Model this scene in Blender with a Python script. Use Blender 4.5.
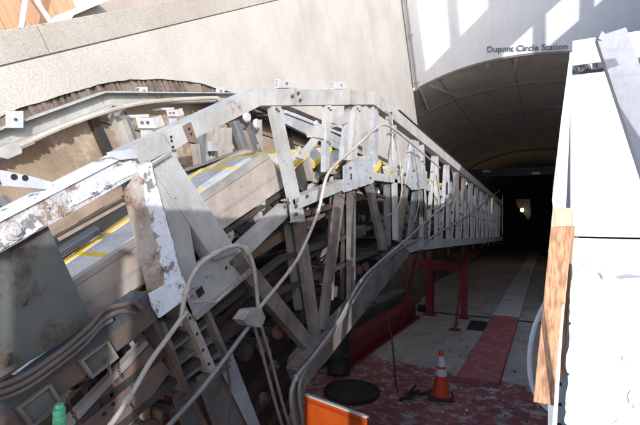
import bpy, bmesh, math, random
from mathutils import Vector, Matrix, noise
random.seed(7)
R = math.radians
for o in list(bpy.data.objects): bpy.data.objects.remove(o)
scene = bpy.context.scene
COL = scene.collection

# ---------------------------------------------------------------- camera
F = 450.0
cx = Vector((0.89203578, 0.0, -0.45196479))      # world X seen in camera axes (right, down, forward)
cy = Vector((0.39616961, -0.48131133, 0.78191371))
cz = Vector((-0.21753577, -0.87654972, -0.42934692))
cam_d = bpy.data.cameras.new('camera'); cam = bpy.data.objects.new('camera', cam_d); COL.objects.link(cam)
right = Vector((cx[0], cy[0], cz[0])); down = Vector((cx[1], cy[1], cz[1])); fwd = Vector((cx[2], cy[2], cz[2]))
cam.matrix_world = Matrix(((right[0], -down[0], -fwd[0], 0), (right[1], -down[1], -fwd[1], 0), (right[2], -down[2], -fwd[2], 0), (0, 0, 0, 1)))
cam_d.sensor_width = 36; cam_d.lens = 36 * F / 640.0
cam_d.clip_start = 0.05; cam_d.clip_end = 500
scene.camera = cam

# ---------------------------------------------------------------- light
SUN = Vector((0.65, -0.55, 0.50)).normalized()    # towards the sun
sun_el = math.asin(SUN.z); sun_az = math.atan2(SUN.x, SUN.y)
world = bpy.data.worlds.new('World'); scene.world = world; world.use_nodes = True
wn = world.node_tree; bg = wn.nodes['Background']
sky = wn.nodes.new('ShaderNodeTexSky'); sky.sky_type = 'NISHITA'; sky.sun_disc = False
sky.sun_elevation = sun_el; sky.sun_rotation = sun_az; sky.dust_density = 2.5; sky.ozone_density = 0.3
wn.links.new(sky.outputs[0], bg.inputs[0]); bg.inputs[1].default_value = 0.15
sl = bpy.data.lights.new('sun', 'SUN'); sl.energy = 2.1; sl.angle = R(0.5); sl.color = (1.0, 0.985, 0.97)
so = bpy.data.objects.new('sun', sl); COL.objects.link(so)
so.rotation_euler = SUN.to_track_quat('Z', 'Y').to_euler(); so.location = SUN * 60
vs = scene.view_settings; vs.view_transform = 'Standard'; vs.look = 'None'; vs.gamma = 1; vs.exposure = 1.45
vs.use_curve_mapping = False

# ---------------------------------------------------------------- frames
# the escalator shaft falls 30 degrees: q = (X, S down the slope, N square to the slope)
C3, S3 = math.cos(math.pi/6), 0.5
ROT = Matrix.Rotation(-math.pi/6, 4, 'X')
def q2w(q): return Vector((q[0], q[1]*C3 + q[2]*S3, -q[1]*S3 + q[2]*C3))
def w2q(p): return Vector((p[0], p[1]*C3 - p[2]*S3, p[1]*S3 + p[2]*C3))
def ray(u, v):
    d = Vector((u-320, v-212.5, F)); return w2q(Vector((d.dot(cx), d.dot(cy), d.dot(cz))))
def PX(u, v, X): r = ray(u, v); return r * (X / r[0])          # sight line met by the plane X = const
def PS(u, v, S): r = ray(u, v); return r * (S / r[1])
def PN(u, v, N): r = ray(u, v); return r * (N / r[2])
FL = -2.64                                                       # floor of the shaft

# ---------------------------------------------------------------- materials
MATS = {}
def newmat(name):
    m = bpy.data.materials.new(name); m.use_nodes = True; MATS[name] = m
    nt = m.node_tree; b = nt.nodes['Principled BSDF']; tc = nt.nodes.new('ShaderNodeTexCoord')
    return m, nt, b, tc
def N_(nt, typ, **kw):
    n = nt.nodes.new(typ)
    for k, v in kw.items():
        if k in n.inputs: n.inputs[k].default_value = v
        else: setattr(n, k, v)
    return n
def noise_(nt, src, scale, detail=6, rough=0.6, stretch=None):
    if stretch:
        mp = nt.nodes.new('ShaderNodeMapping'); mp.inputs['Scale'].default_value = stretch
        nt.links.new(src, mp.inputs[0]); src = mp.outputs[0]
    n = nt.nodes.new('ShaderNodeTexNoise'); n.inputs['Scale'].default_value = scale
    n.inputs['Detail'].default_value = detail; n.inputs['Roughness'].default_value = rough
    nt.links.new(src, n.inputs[0]); return n.outputs[0]
def ramp(nt, src, a, b):
    n = nt.nodes.new('ShaderNodeMapRange'); n.inputs[1].default_value = a; n.inputs[2].default_value = b
    nt.links.new(src, n.inputs[0]); return n.outputs[0]
def mix(nt, fac, a, b):
    n = nt.nodes.new('ShaderNodeMix'); n.data_type = 'RGBA'
    for s, x in ((6, a), (7, b)):
        if isinstance(x, tuple): n.inputs[s].default_value = (*x, 1)
        else: nt.links.new(x, n.inputs[s])
    if isinstance(fac, float): n.inputs[0].default_value = fac
    else: nt.links.new(fac, n.inputs[0])
    return n.outputs[2]
def mul(nt, a, b, op='MULTIPLY'):
    n = nt.nodes.new('ShaderNodeMath'); n.operation = op
    for s, x in ((0, a), (1, b)):
        if isinstance(x, (int, float)): n.inputs[s].default_value = x
        else: nt.links.new(x, n.inputs[s])
    return n.outputs[0]
def bump(nt, b, h, strength=0.4, dist=0.01):
    n = nt.nodes.new('ShaderNodeBump'); n.inputs['Strength'].default_value = strength; n.inputs['Distance'].default_value = dist
    nt.links.new(h, n.inputs['Height']); nt.links.new(n.outputs[0], b.inputs['Normal'])
def steel(name, base, dirt, rust=(0.16, 0.07, 0.035), rust_lo=0.60, rust_hi=0.68, chip=None, chip_lo=0.62, metal=0.0, rough=0.55, sc=1.0, bstr=0.25):
    m, nt, b, tc = newmat(name); o = tc.outputs['Object']
    c = mix(nt, ramp(nt, noise_(nt, o, 3.5*sc, 8, 0.65), 0.38, 0.66), base, dirt)
    streak = ramp(nt, noise_(nt, o, 9*sc, 7, 0.7, (1, 1.2, 0.7)), 0.52, 0.72)
    c = mix(nt, mul(nt, streak, 0.35), c, tuple(x*0.55 for x in dirt))
    n2 = noise_(nt, o, 5.5*sc, 10, 0.72)
    rf = ramp(nt, n2, rust_lo, rust_hi); c = mix(nt, rf, c, rust)
    if chip:
        n3 = noise_(nt, o, 26*sc, 6, 0.7); cf = ramp(nt, n3, chip_lo, chip_lo+0.03); c = mix(nt, cf, c, chip)
    fine = noise_(nt, o, 90, 4, 0.7)
    c2 = nt.nodes.new('ShaderNodeHueSaturation'); nt.links.new(c, c2.inputs['Color'])
    nt.links.new(ramp(nt, fine, 0.1, 0.9), c2.inputs['Value']); nt.nodes[c2.name].inputs['Value'].default_value = 1
    mr = nt.nodes.new('ShaderNodeMapRange'); mr.inputs[3].default_value = 0.82; mr.inputs[4].default_value = 1.18
    nt.links.new(fine, mr.inputs[0]); nt.links.new(mr.outputs[0], c2.inputs['Value'])
    nt.links.new(c2.outputs[0], b.inputs['Base Color'])
    b.inputs['Metallic'].default_value = metal
    rr = nt.nodes.new('ShaderNodeMapRange'); rr.inputs[3].default_value = rough; rr.inputs[4].default_value = min(1, rough+0.4)
    nt.links.new(rf, rr.inputs[0]); nt.links.new(rr.outputs[0], b.inputs['Roughness'])
    bump(nt, b, mul(nt, n2, fine, 'ADD'), bstr, 0.006)
    return m
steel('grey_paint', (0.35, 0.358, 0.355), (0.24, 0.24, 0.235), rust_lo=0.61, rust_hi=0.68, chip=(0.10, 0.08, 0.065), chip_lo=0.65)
steel('grimy_shade_paint', (0.17, 0.16, 0.15), (0.075, 0.066, 0.058), rust=(0.12, 0.07, 0.05), rust_lo=0.56, rust_hi=0.66, chip=(0.34, 0.34, 0.34), chip_lo=0.70)  # grime on the lower members, deepened to put their shade into the colour
steel('grimy_shade_blue', (0.15, 0.165, 0.19), (0.09, 0.095, 0.105), rust_lo=0.6, rust_hi=0.7)  # darker blue-grey for lower and far members, grime and shade in one colour
steel('rust_web', (0.105, 0.078, 0.064), (0.055, 0.042, 0.035), rust=(0.26, 0.23, 0.21), rust_lo=0.56, rust_hi=0.62, chip=(0.05, 0.035, 0.03), chip_lo=0.62, rough=0.75)
steel('dark_flange', (0.06, 0.068, 0.082), (0.035, 0.04, 0.048), rust=(0.20, 0.20, 0.21), rust_lo=0.60, rust_hi=0.64, chip=(0.30, 0.31, 0.33), chip_lo=0.66)
steel('rusty_paint', (0.40, 0.38, 0.35), (0.24, 0.20, 0.17), rust_lo=0.52, rust_hi=0.62, chip=(0.62, 0.64, 0.67), chip_lo=0.64)
steel('peeled_paint', (0.50, 0.53, 0.58), (0.36, 0.32, 0.29), rust=(0.22, 0.165, 0.13), rust_lo=0.50, rust_hi=0.56, chip=(0.07, 0.07, 0.075), chip_lo=0.60, bstr=0.9, sc=1.6)
steel('chalky_paint', (0.66, 0.71, 0.80), (0.56, 0.58, 0.62), rust=(0.20, 0.18, 0.17), rust_lo=0.56, rust_hi=0.60, chip=(0.10, 0.10, 0.11), chip_lo=0.63, bstr=0.9, sc=2.0)
steel('blue_grey', (0.33, 0.35, 0.38), (0.19, 0.20, 0.22), rust_lo=0.62, rust_hi=0.7, chip=(0.09, 0.08, 0.08), chip_lo=0.65)
steel('galvanised', (0.55, 0.57, 0.60), (0.42, 0.43, 0.45), rust_lo=0.8, rust_hi=0.9, metal=0.35, rough=0.4)
steel('conduit_steel', (0.26, 0.25, 0.24), (0.16, 0.15, 0.135), rust_lo=0.66, rust_hi=0.75, metal=0.3, rough=0.45)
steel('white_pipe', (0.38, 0.35, 0.315), (0.25, 0.22, 0.19), rust_lo=0.6, rust_hi=0.7)
steel('rust_steel', (0.085, 0.055, 0.042), (0.055, 0.035, 0.028), rust=(0.13, 0.07, 0.045), rust_lo=0.5, rust_hi=0.6, rough=0.8)
steel('brown_plate', (0.16, 0.11, 0.09), (0.10, 0.07, 0.058), rust_lo=0.6, rust_hi=0.7, rough=0.7)
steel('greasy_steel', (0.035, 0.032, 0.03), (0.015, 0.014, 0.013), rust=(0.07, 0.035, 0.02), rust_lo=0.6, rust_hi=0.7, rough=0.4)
steel('dark_rail', (0.05, 0.046, 0.043), (0.022, 0.02, 0.019), rust=(0.09, 0.045, 0.028), rust_lo=0.55, rust_hi=0.7, rough=0.45)
steel('cover_plate', (0.088, 0.096, 0.09), (0.06, 0.066, 0.061), rust=(0.05, 0.03, 0.022), rust_lo=0.51, rust_hi=0.63, rough=0.5, sc=0.8)
steel('deck_panel', (0.37, 0.33, 0.30), (0.25, 0.205, 0.18), rust=(0.15, 0.11, 0.09), rust_lo=0.60, rust_hi=0.72, rough=0.45)
steel('red_paint', (0.26, 0.025, 0.03), (0.16, 0.018, 0.02), rust=(0.07, 0.02, 0.015), rust_lo=0.62, rust_hi=0.75, rough=0.5)
steel('chrome', (0.75, 0.76, 0.78), (0.6, 0.6, 0.62), rust_lo=0.9, rust_hi=0.95, metal=1.0, rough=0.18)
steel('black_rubber', (0.018, 0.018, 0.019), (0.03, 0.028, 0.027), rust=(0.05, 0.045, 0.04), rust_lo=0.65, rust_hi=0.8, rough=0.6)
steel('cable_jacket', (0.055, 0.045, 0.038), (0.10, 0.08, 0.068), rust=(0.05, 0.045, 0.04), rust_lo=0.6, rust_hi=0.7, rough=0.6)
steel('duct_grey', (0.30, 0.29, 0.275), (0.19, 0.175, 0.16), rust_lo=0.7, rust_hi=0.8, rough=0.6)
steel('channel_steel', (0.34, 0.35, 0.38), (0.26, 0.26, 0.28), rust=(0.40, 0.32, 0.30), rust_lo=0.52, rust_hi=0.65, metal=0.0, rough=0.45)

def conc(name, a, b_, pit=0.0, streak=0.0, sc=1.0, grain=0.2, stain=None, bstr=0.35):
    m, nt, b, tc = newmat(name); o = tc.outputs['Object']
    c = mix(nt, ramp(nt, noise_(nt, o, 1.1*sc, 8, 0.6), 0.35, 0.68), a, b_)
    if streak:
        c = mix(nt, mul(nt, ramp(nt, noise_(nt, o, 1.6*sc, 6, 0.7, (3, 3, 0.3)), 0.5, 0.75), streak), c, tuple(x*0.55 for x in b_))
    if stain:
        c = mix(nt, ramp(nt, noise_(nt, o, 2.6*sc, 9, 0.7), 0.52, 0.68), c, stain)
    fine = noise_(nt, o, 55, 5, 0.75)
    mr = nt.nodes.new('ShaderNodeMapRange'); mr.inputs[1].default_value = 0.25; mr.inputs[2].default_value = 0.75
    mr.inputs[3].default_value = 1-grain; mr.inputs[4].default_value = 1+grain
    nt.links.new(fine, mr.inputs[0])
    h = nt.nodes.new('ShaderNodeHueSaturation'); nt.links.new(c, h.inputs['Color']); nt.links.new(mr.outputs[0], h.inputs['Value'])
    c = h.outputs[0]
    if pit:
        c = mix(nt, ramp(nt, noise_(nt, o, 30, 3, 0.5), 0.70, 0.74), c, tuple(x*0.4 for x in b_))
    nt.links.new(c, b.inputs['Base Color']); b.inputs['Roughness'].default_value = 0.9
    bump(nt, b, fine, bstr, 0.006)
    return m, nt, b, tc
conc('wall_concrete', (0.36, 0.35, 0.34), (0.29, 0.275, 0.262), pit=1, streak=0.15, grain=0.32)
conc('coping_stone', (0.29, 0.275, 0.26), (0.22, 0.205, 0.19), pit=1, grain=0.32)
conc('portal_paint', (0.62, 0.64, 0.67), (0.56, 0.58, 0.62), streak=0.2)
conc('vault_concrete', (0.66, 0.60, 0.54), (0.56, 0.50, 0.45), streak=0.2, sc=0.7, stain=(0.45, 0.40, 0.36))
conc('vault_joint', (0.36, 0.32, 0.28), (0.27, 0.24, 0.21))
conc('batten', (0.70, 0.65, 0.60), (0.48, 0.43, 0.39))
conc('street_paving', (0.22, 0.22, 0.21), (0.16, 0.16, 0.155))
conc('recess_brown', (0.29, 0.23, 0.175), (0.17, 0.125, 0.09), streak=0.4, sc=1.6, stain=(0.38, 0.325, 0.265))
conc('lower_wall', (0.17, 0.15, 0.135), (0.10, 0.085, 0.075), streak=0.4)
conc('rough_brick', (0.19, 0.155, 0.135), (0.07, 0.053, 0.045), sc=4, grain=0.35, bstr=0.9)
conc('ledge_concrete', (0.20, 0.185, 0.17), (0.12, 0.11, 0.10), streak=0.3)
conc('granite', (0.30, 0.27, 0.25), (0.24, 0.21, 0.20))
# walkway paints
m, nt, b, tc = conc('red_walk', (0.42, 0.13, 0.132), (0.34, 0.10, 0.10), sc=2.5, stain=(0.42, 0.30, 0.28), grain=0.28)
conc('grey_walk', (0.66, 0.66, 0.65), (0.56, 0.56, 0.55), sc=1.5, stain=(0.34, 0.33, 0.32), grain=0.25)
# shaft floor: bare concrete with worn red paint near the camera end
m, nt, b, tc = newmat('floor_concrete'); o = tc.outputs['Object']
c = mix(nt, ramp(nt, noise_(nt, o, 1.0, 9, 0.65, (1, 0.6, 1)), 0.35, 0.65), (0.48, 0.455, 0.425), (0.30, 0.28, 0.26))
c = mix(nt, ramp(nt, noise_(nt, o, 3.2, 9, 0.75), 0.50, 0.70), c, (0.56, 0.54, 0.51))
c = mix(nt, ramp(nt, noise_(nt, o, 7.0, 8, 0.8), 0.60, 0.70), c, (0.05, 0.045, 0.04))
sep = nt.nodes.new('ShaderNodeSeparateXYZ'); nt.links.new(o, sep.inputs[0])
wob = noise_(nt, o, 1.7, 6, 0.7)
edge = mul(nt, sep.outputs[1], mul(nt, ramp(nt, wob, 0.2, 0.8), 1.5), 'SUBTRACT')
edge = mul(nt, edge, mul(nt, sep.outputs[0], -0.18), 'SUBTRACT')
inn = ramp(nt, edge, 7.25, 7.05)                      # 1 where S is small
worn = ramp(nt, noise_(nt, o, 4.5, 10, 0.78), 0.58, 0.50)
rc = mix(nt, ramp(nt, noise_(nt, o, 2.0, 6, 0.6), 0.4, 0.6), (0.33, 0.095, 0.098), (0.24, 0.068, 0.07))
c = mix(nt, mul(nt, inn, worn), c, rc)
fine = noise_(nt, o, 45, 5, 0.8)
mr = nt.nodes.new('ShaderNodeMapRange'); mr.inputs[1].default_value = .25; mr.inputs[2].default_value = .75; mr.inputs[3].default_value = 0.7; mr.inputs[4].default_value = 1.3
nt.links.new(fine, mr.inputs[0]); h = nt.nodes.new('ShaderNodeHueSaturation'); nt.links.new(c, h.inputs['Color']); nt.links.new(mr.outputs[0], h.inputs['Value'])
nt.links.new(h.outputs[0], b.inputs['Base Color']); b.inputs['Roughness'].default_value = 0.75; bump(nt, b, fine, 0.4, 0.01)

def plain(name, col, rough=0.5, metal=0.0, emit=None, es=0.0, var=0.12, sc=8):
    m, nt, b, tc = newmat(name); o = tc.outputs['Object']
    c = mix(nt, ramp(nt, noise_(nt, o, sc, 6, 0.65), 0.35, 0.65), tuple(min(1, x*(1+var)) for x in col), tuple(x*(1-var) for x in col))
    nt.links.new(c, b.inputs['Base Color']); b.inputs['Roughness'].default_value = rough; b.inputs['Metallic'].default_value = metal
    if emit: b.inputs['Emission Color'].default_value = (*emit, 1); b.inputs['Emission Strength'].default_value = es
    bump(nt, b, noise_(nt, o, 40, 4, 0.6), 0.12, 0.004)
    return m
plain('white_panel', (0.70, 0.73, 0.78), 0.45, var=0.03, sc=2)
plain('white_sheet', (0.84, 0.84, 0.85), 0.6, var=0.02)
plain('panel_side', (0.42, 0.45, 0.49), 0.5, var=0.15, sc=3)  # side of the white casing, its blue-grey shade put into the colour
plain('slotted_steel', (0.34, 0.38, 0.42), 0.4, 0.3)
plain('crumpled_black', (0.05, 0.055, 0.065), 0.3)
plain('slot_black', (0.01, 0.01, 0.01), 0.8)
plain('pink_paint', (0.86, 0.52, 0.76), 0.7)
plain('white_hose', (0.70, 0.70, 0.68), 0.5)
plain('orange_plastic', (0.78, 0.085, 0.03), 0.42, var=0.1)
plain('reflective_white', (0.75, 0.77, 0.80), 0.3, var=0.06, sc=20)
plain('cone_base_rubber', (0.035, 0.035, 0.036), 0.6, var=0.3)
plain('sign_orange', (0.55, 0.09, 0.012), 0.45, var=0.12, sc=4)
plain('sign_border', (0.42, 0.05, 0.01), 0.45)
plain('sign_edge', (0.62, 0.62, 0.60), 0.4)
plain('yellow_paint', (0.60, 0.43, 0.05), 0.5, var=0.15)
plain('green_plastic', (0.10, 0.42, 0.24), 0.35, var=0.3, sc=30)
plain('blue_tape', (0.03, 0.22, 0.50), 0.4)
plain('letter_metal', (0.16, 0.16, 0.17), 0.4, 0.3)
plain('lamp_warm', (0.9, 0.7, 0.4), 0.4, emit=(1.0, 0.72, 0.38), es=14)
plain('lamp_amber', (0.9, 0.5, 0.1), 0.4, emit=(1.0, 0.55, 0.08), es=3.0)
plain('lamp_glass', (0.75, 0.78, 0.8), 0.3)
plain('bright_steel', (0.16, 0.16, 0.17), 0.16, 0.85, var=.05)
plain('mirror_dark', (0.03, 0.03, 0.033), 0.25)
plain('wood_trim', (0.23, 0.175, 0.135), 0.6, var=0.2)
plain('white_tarp', (0.80, 0.80, 0.78), 0.7)
# lumber
def lumber(name, a, b_, axis=2, sc=1.0):
    m, nt, b, tc = newmat(name); o = tc.outputs['Object']
    st = [95, 95, 95]; st[axis] = 2.2
    n = noise_(nt, o, 1.0*sc, 5, 0.55, tuple(st))
    c = mix(nt, ramp(nt, n, 0.42, 0.60), a, b_)
    c = mix(nt, ramp(nt, noise_(nt, o, 7, 3, 0.5), 0.68, 0.74), c, tuple(x*0.45 for x in b_))
    nt.links.new(c, b.inputs['Base Color']); b.inputs['Roughness'].default_value = 0.75; bump(nt, b, n, 0.3, 0.004)
lumber('pine', (0.47, 0.27, 0.155), (0.27, 0.135, 0.075))
lumber('pine_end', (0.50, 0.38, 0.28), (0.42, 0.30, 0.21), sc=0.4)
lumber('hoarding_wood', (0.40, 0.25, 0.16), (0.31, 0.175, 0.105))
lumber('dark_board', (0.36, 0.22, 0.13), (0.25, 0.14, 0.08))
# grooved tread
m, nt, b, tc = newmat('tread'); o = tc.outputs['Object']
wv = nt.nodes.new('ShaderNodeTexWave'); wv.bands_direction = 'X'; wv.inputs['Scale'].default_value = 12; wv.inputs['Distortion'].default_value = 0
nt.links.new(o, wv.inputs[0])
c = mix(nt, ramp(nt, noise_(nt, o, 4, 8, 0.7), 0.4, 0.65), (0.62, 0.63, 0.63), (0.42, 0.43, 0.43))
c = mix(nt, mul(nt, ramp(nt, wv.outputs['Fac'], 0.5, 0.25), 0.5), c, (0.14, 0.14, 0.14))
nt.links.new(c, b.inputs['Base Color']); b.inputs['Roughness'].default_value = 0.5
bump(nt, b, wv.outputs['Fac'], 0.6, 0.006)

# ---------------------------------------------------------------- mesh helpers
class MB:
    def __init__(s): s.v = []; s.f = []; s.m = []; s.smooth = []
    def add(s, vs_, fs, mi=0, sm=False):
        o = len(s.v); s.v += [Vector(p) for p in vs_]
        for f in fs: s.f.append([i+o for i in f]); s.m.append(mi); s.smooth.append(sm)
        return s
    def hexa(s, a, b_, mi=0):      # a: 4 pts of one face, b_: 4 pts of the opposite face
        return s.add(list(a)+list(b_), [(3,2,1,0),(4,5,6,7),(0,1,5,4),(1,2,6,5),(2,3,7,6),(3,0,4,7)], mi)
    def box(s, x0, x1, y0, y1, z0, z1, mi=0):
        return s.hexa([(x0,y0,z0),(x1,y0,z0),(x1,y1,z0),(x0,y1,z0)], [(x0,y0,z1),(x1,y0,z1),(x1,y1,z1),(x0,y1,z1)], mi)
    def plate(s, pts, ext, mi=0):  # polygon pushed along ext
        n = len(pts); e = Vector(ext); pts = [Vector(p) for p in pts]
        fs = [tuple(range(n-1, -1, -1)), tuple(range(n, 2*n))] + [(i, (i+1) % n, n+(i+1) % n, n+i) for i in range(n)]
        return s.add(pts+[p+e for p in pts], fs, mi)
    def beam(s, a, b_, w, t, up=(0,0,1), mi=0):
        a, b_ = Vector(a), Vector(b_); d = (b_-a).normalized(); u = Vector(up); x = d.cross(u).normalized(); y = x.cross(d)
        c = [(-w/2,-t/2),(w/2,-t/2),(w/2,t/2),(-w/2,t/2)]
        return s.hexa([a+x*p+y*q for p, q in c], [b_+x*p+y*q for p, q in c], mi)
    def tube(s, pts, r, n=8, mi=0, smooth=True, fine=4):
        pts = [Vector(p) for p in pts]
        if smooth and len(pts) > 2:
            P = [pts[0]*2-pts[1]]+pts+[pts[-1]*2-pts[-2]]; out = []
            for i in range(1, len(P)-2):
                for k in range(fine):
                    t = k/fine; p0, p1, p2, p3 = P[i-1:i+3]
                    out.append(0.5*((2*p1)+(p2-p0)*t+(2*p0-5*p1+4*p2-p3)*t*t+(3*p1-p0-3*p2+p3)*t**3))
            out.append(pts[-1]); pts = out
        vs_, fs = [], []; x = None
        for i, p in enumerate(pts):
            d = (pts[min(i+1, len(pts)-1)]-pts[max(i-1, 0)]).normalized()
            if x is None: x = d.orthogonal().normalized()
            x = (x-d*x.dot(d)).normalized(); y = d.cross(x)
            rr = r[i*(len(r)-1)//max(1, len(pts)-1)] if isinstance(r, (list, tuple)) else r
            for k in range(n):
                a = 2*math.pi*k/n; vs_.append(p+x*math.cos(a)*rr+y*math.sin(a)*rr)
        for i in range(len(pts)-1):
            for k in range(n): fs.append((i*n+k, i*n+(k+1) % n, (i+1)*n+(k+1) % n, (i+1)*n+k))
        s.add(vs_, fs, mi, True); L = len(pts)-1
        s.add(vs_[:n], [tuple(range(n-1, -1, -1))], mi); s.add(vs_[L*n:], [tuple(range(n))], mi)
        return s
    def lathe(s, base, axis, prof, n=24, mi=0, sm=True, squash=1.0):
        base = Vector(base); d = Vector(axis).normalized(); x = d.orthogonal().normalized(); y = d.cross(x); vs_, fs = [], []
        for (r, h) in prof:
            for k in range(n):
                a = 2*math.pi*k/n; vs_.append(base+d*h+x*math.cos(a)*r+y*math.sin(a)*r*squash)
        for i in range(len(prof)-1):
            for k in range(n): fs.append((i*n+k, i*n+(k+1) % n, (i+1)*n+(k+1) % n, (i+1)*n+k))
        fs.append(tuple(range(n-1, -1, -1))); fs.append(tuple((len(prof)-1)*n+k for k in range(n)))
        return s.add(vs_, fs, mi, sm)
def tag(o, label=None, cat=None, group=None, kind=None):
    if label: o['label'] = label
    if cat: o['category'] = cat
    if group: o['group'] = group
    if kind: o['kind'] = kind
    return o
def mesh_of(name, mb, mats, origin, bevel=0):
    me = bpy.data.meshes.new(name); me.from_pydata([v-origin for v in mb.v], [], mb.f)
    for m_ in (mats if isinstance(mats, (list, tuple)) else [mats]): me.materials.append(MATS[m_])
    for p, mi, sm in zip(me.polygons, mb.m, mb.smooth): p.material_index = mi; p.use_smooth = sm
    me.update()
    bm = bmesh.new(); bm.from_mesh(me); bmesh.ops.recalc_face_normals(bm, faces=bm.faces)
    for e in bm.edges:
        if len(e.link_faces) == 2 and e.calc_face_angle(0) > 0.7: e.smooth = False
    bm.to_mesh(me); bm.free()
    return me
def obj(name, mb, mats, parent=None, origin=None, frame='Q', bevel=0):
    """parent None: a top-level mesh whose origin is its base; otherwise a part in its thing's frame"""
    if parent is None:
        if origin is None:
            lo = min(v.z for v in mb.v); n = len(mb.v)
            origin = Vector((sum(v.x for v in mb.v)/n, sum(v.y for v in mb.v)/n, lo))
        origin = Vector(origin)
    else:
        origin = ORG[parent.name]
    o = bpy.data.objects.new(name, mesh_of(name, mb, mats, origin)); COL.objects.link(o)
    if parent is None:
        o.matrix_world = (Matrix.Translation(q2w(origin)) @ ROT) if frame == 'Q' else Matrix.Translation(origin)
    else: o.parent = parent
    ORG[o.name] = origin
    if bevel:
        bv = o.modifiers.new('bevel', 'BEVEL'); bv.width = bevel; bv.segments = 2; bv.limit_method = 'ANGLE'
    return o
ORG = {}
def thing(name, origin, label, cat, group=None, frame='Q', kind=None):
    o = bpy.data.objects.new(name, None); COL.objects.link(o); o.empty_display_size = 0.1
    origin = Vector(origin); ORG[o.name] = origin
    o.matrix_world = (Matrix.Translation(q2w(origin)) @ ROT) if frame == 'Q' else Matrix.Translation(origin)
    return tag(o, label, cat, group, kind)

# ================================================================ SETTING
WALLX = -3.5; PY = 13.01
# floor of the shaft and tunnel
mb = MB(); nx, ny = 24, 120
vs_ = []; fs = []
for j in range(ny+1):
    for i in range(nx+1):
        X = -6.1+11.2*i/nx; S = -3+75*j/ny; vs_.append((X, S, FL))
for j in range(ny):
    for i in range(nx): a = j*(nx+1)+i; fs.append((a, a+1, a+nx+2, a+nx+1))
mb.add(vs_, fs); tag(obj('shaft_floor', mb, 'floor_concrete', origin=(0, 0, FL)), kind='structure')
# street sheet round the opening of the pit (world axes)
mb = MB(); H = 0.06; Zs = -0.05
for (x0, x1, y0, y1) in ((-120, -3.95, -120, 120), (3.95, 120, -120, 120), (-3.95, 3.95, -120, -3.2), (-3.95, 3.95, 14.2, 120)):
    mb.box(x0, x1, y0, y1, Zs-H, Zs)
tag(obj('street', mb, 'street_paving', origin=(0, 0, Zs), frame='W'), kind='structure')

def W(p): return w2q(Vector(p))
# ---- left wall: smooth concrete face broken off along its foot, coping stones above
wall_px = [(-140, 168), (-60, 136), (0, 117), (20, 108), (50, 99), (75, 91), (100, 84), (130, 80), (160, 79), (200, 83), (237, 94), (262, 106), (300, 124), (345, 150), (385, 176), (412, 196)]
foot = [PX(u, v, WALLX) for u, v in wall_px]; footw = [q2w(q) for q in foot]
wt = thing('retaining_wall', (WALLX, 6, -1), 'pale concrete side wall of the pit with its foot broken away above the far truss', 'wall', frame='W')
fine_pts = []
for a, b_ in zip(footw, footw[1:]):
    for k in range(7):
        p = a.lerp(b_, k/7); p = p+Vector((0, 0, 0.008*noise.noise(p*5)+0.005*noise.noise(p*17))); p.x = WALLX; fine_pts.append(p)
fine_pts.append(footw[-1])
yl, yr = fine_pts[0].y, PY
JZ = 0.03
mb = MB()
top = [Vector((WALLX, p.y, JZ-0.004)) for p in fine_pts]
for i in range(len(fine_pts)-1):
    a, b_, c_, d_ = fine_pts[i], fine_pts[i+1], top[i+1], top[i]; e = Vector((-0.22, 0, 0))
    mb.hexa([a, b_, c_, d_], [a+e, b_+e, c_+e, d_+e])
last = fine_pts[-1]
mb.box(WALLX-0.22, WALLX, last.y, PY, last.z, JZ-0.004)
mb.box(WALLX-0.22, WALLX, -3.2, yl, fine_pts[0].z, JZ-0.004)
obj('wall_face', mb, 'wall_concrete', wt)
ys = [-3.2, -0.9, 0.55, 2.535, 4.62, 6.75, 8.9, 11.0, PY]
for y0, y1 in zip(ys, ys[1:]):
    mb = MB().box(WALLX-0.36, WALLX+0.004, y0+0.004, y1-0.004, JZ+0.006, 0.255); obj('coping_stone', mb, 'coping_stone', wt, bevel=0.006)
mb = MB().box(WALLX-0.33, WALLX-0.008, -3.2, PY, JZ-0.004, JZ+0.006); obj('mortar_joint', mb, 'lower_wall', wt)
# rough brick band under the broken edge
mb = MB(); random.seed(3)
for i in range(len(fine_pts)-1):
    a, b_ = fine_pts[i], fine_pts[i+1]; x0 = WALLX-0.03
    wd = 0.14 if a.y < 4.6 else max(0.04, 0.14-(a.y-4.6)*0.05)
    n = max(1, int((b_-a).length/0.024))
    for k in range(n):
        p, q = a.lerp(b_, k/n), a.lerp(b_, (k+0.92)/n); dx = random.uniform(-0.03, 0.02); h_ = wd*random.uniform(0.85, 1.1)
        dn = Vector((0, 0, -h_)); p = p+Vector((x0-WALLX+dx, 0, 0.01)); q = q+Vector((x0-WALLX+dx, 0, 0.01)); e = Vector((-0.15, 0, 0))
        mb.hexa([p+dn, q+dn, q, p], [p+dn+e, q+dn+e, q+e, p+e])
bb = obj('broken_brick_edge', mb, 'rough_brick', wt)
# recess wall behind the escalator (board-marked, brown) and the lower wall
rt = thing('recess_wall', (-4, 6, -3), 'brown stained inner wall in the recess behind the far side of the escalator truss', 'wall', frame='W')
mb = MB().box(-4.12, -3.93, -3.2, PY+0.1, -10.6, 0.0); obj('back_face', mb, 'recess_brown', rt)
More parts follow.
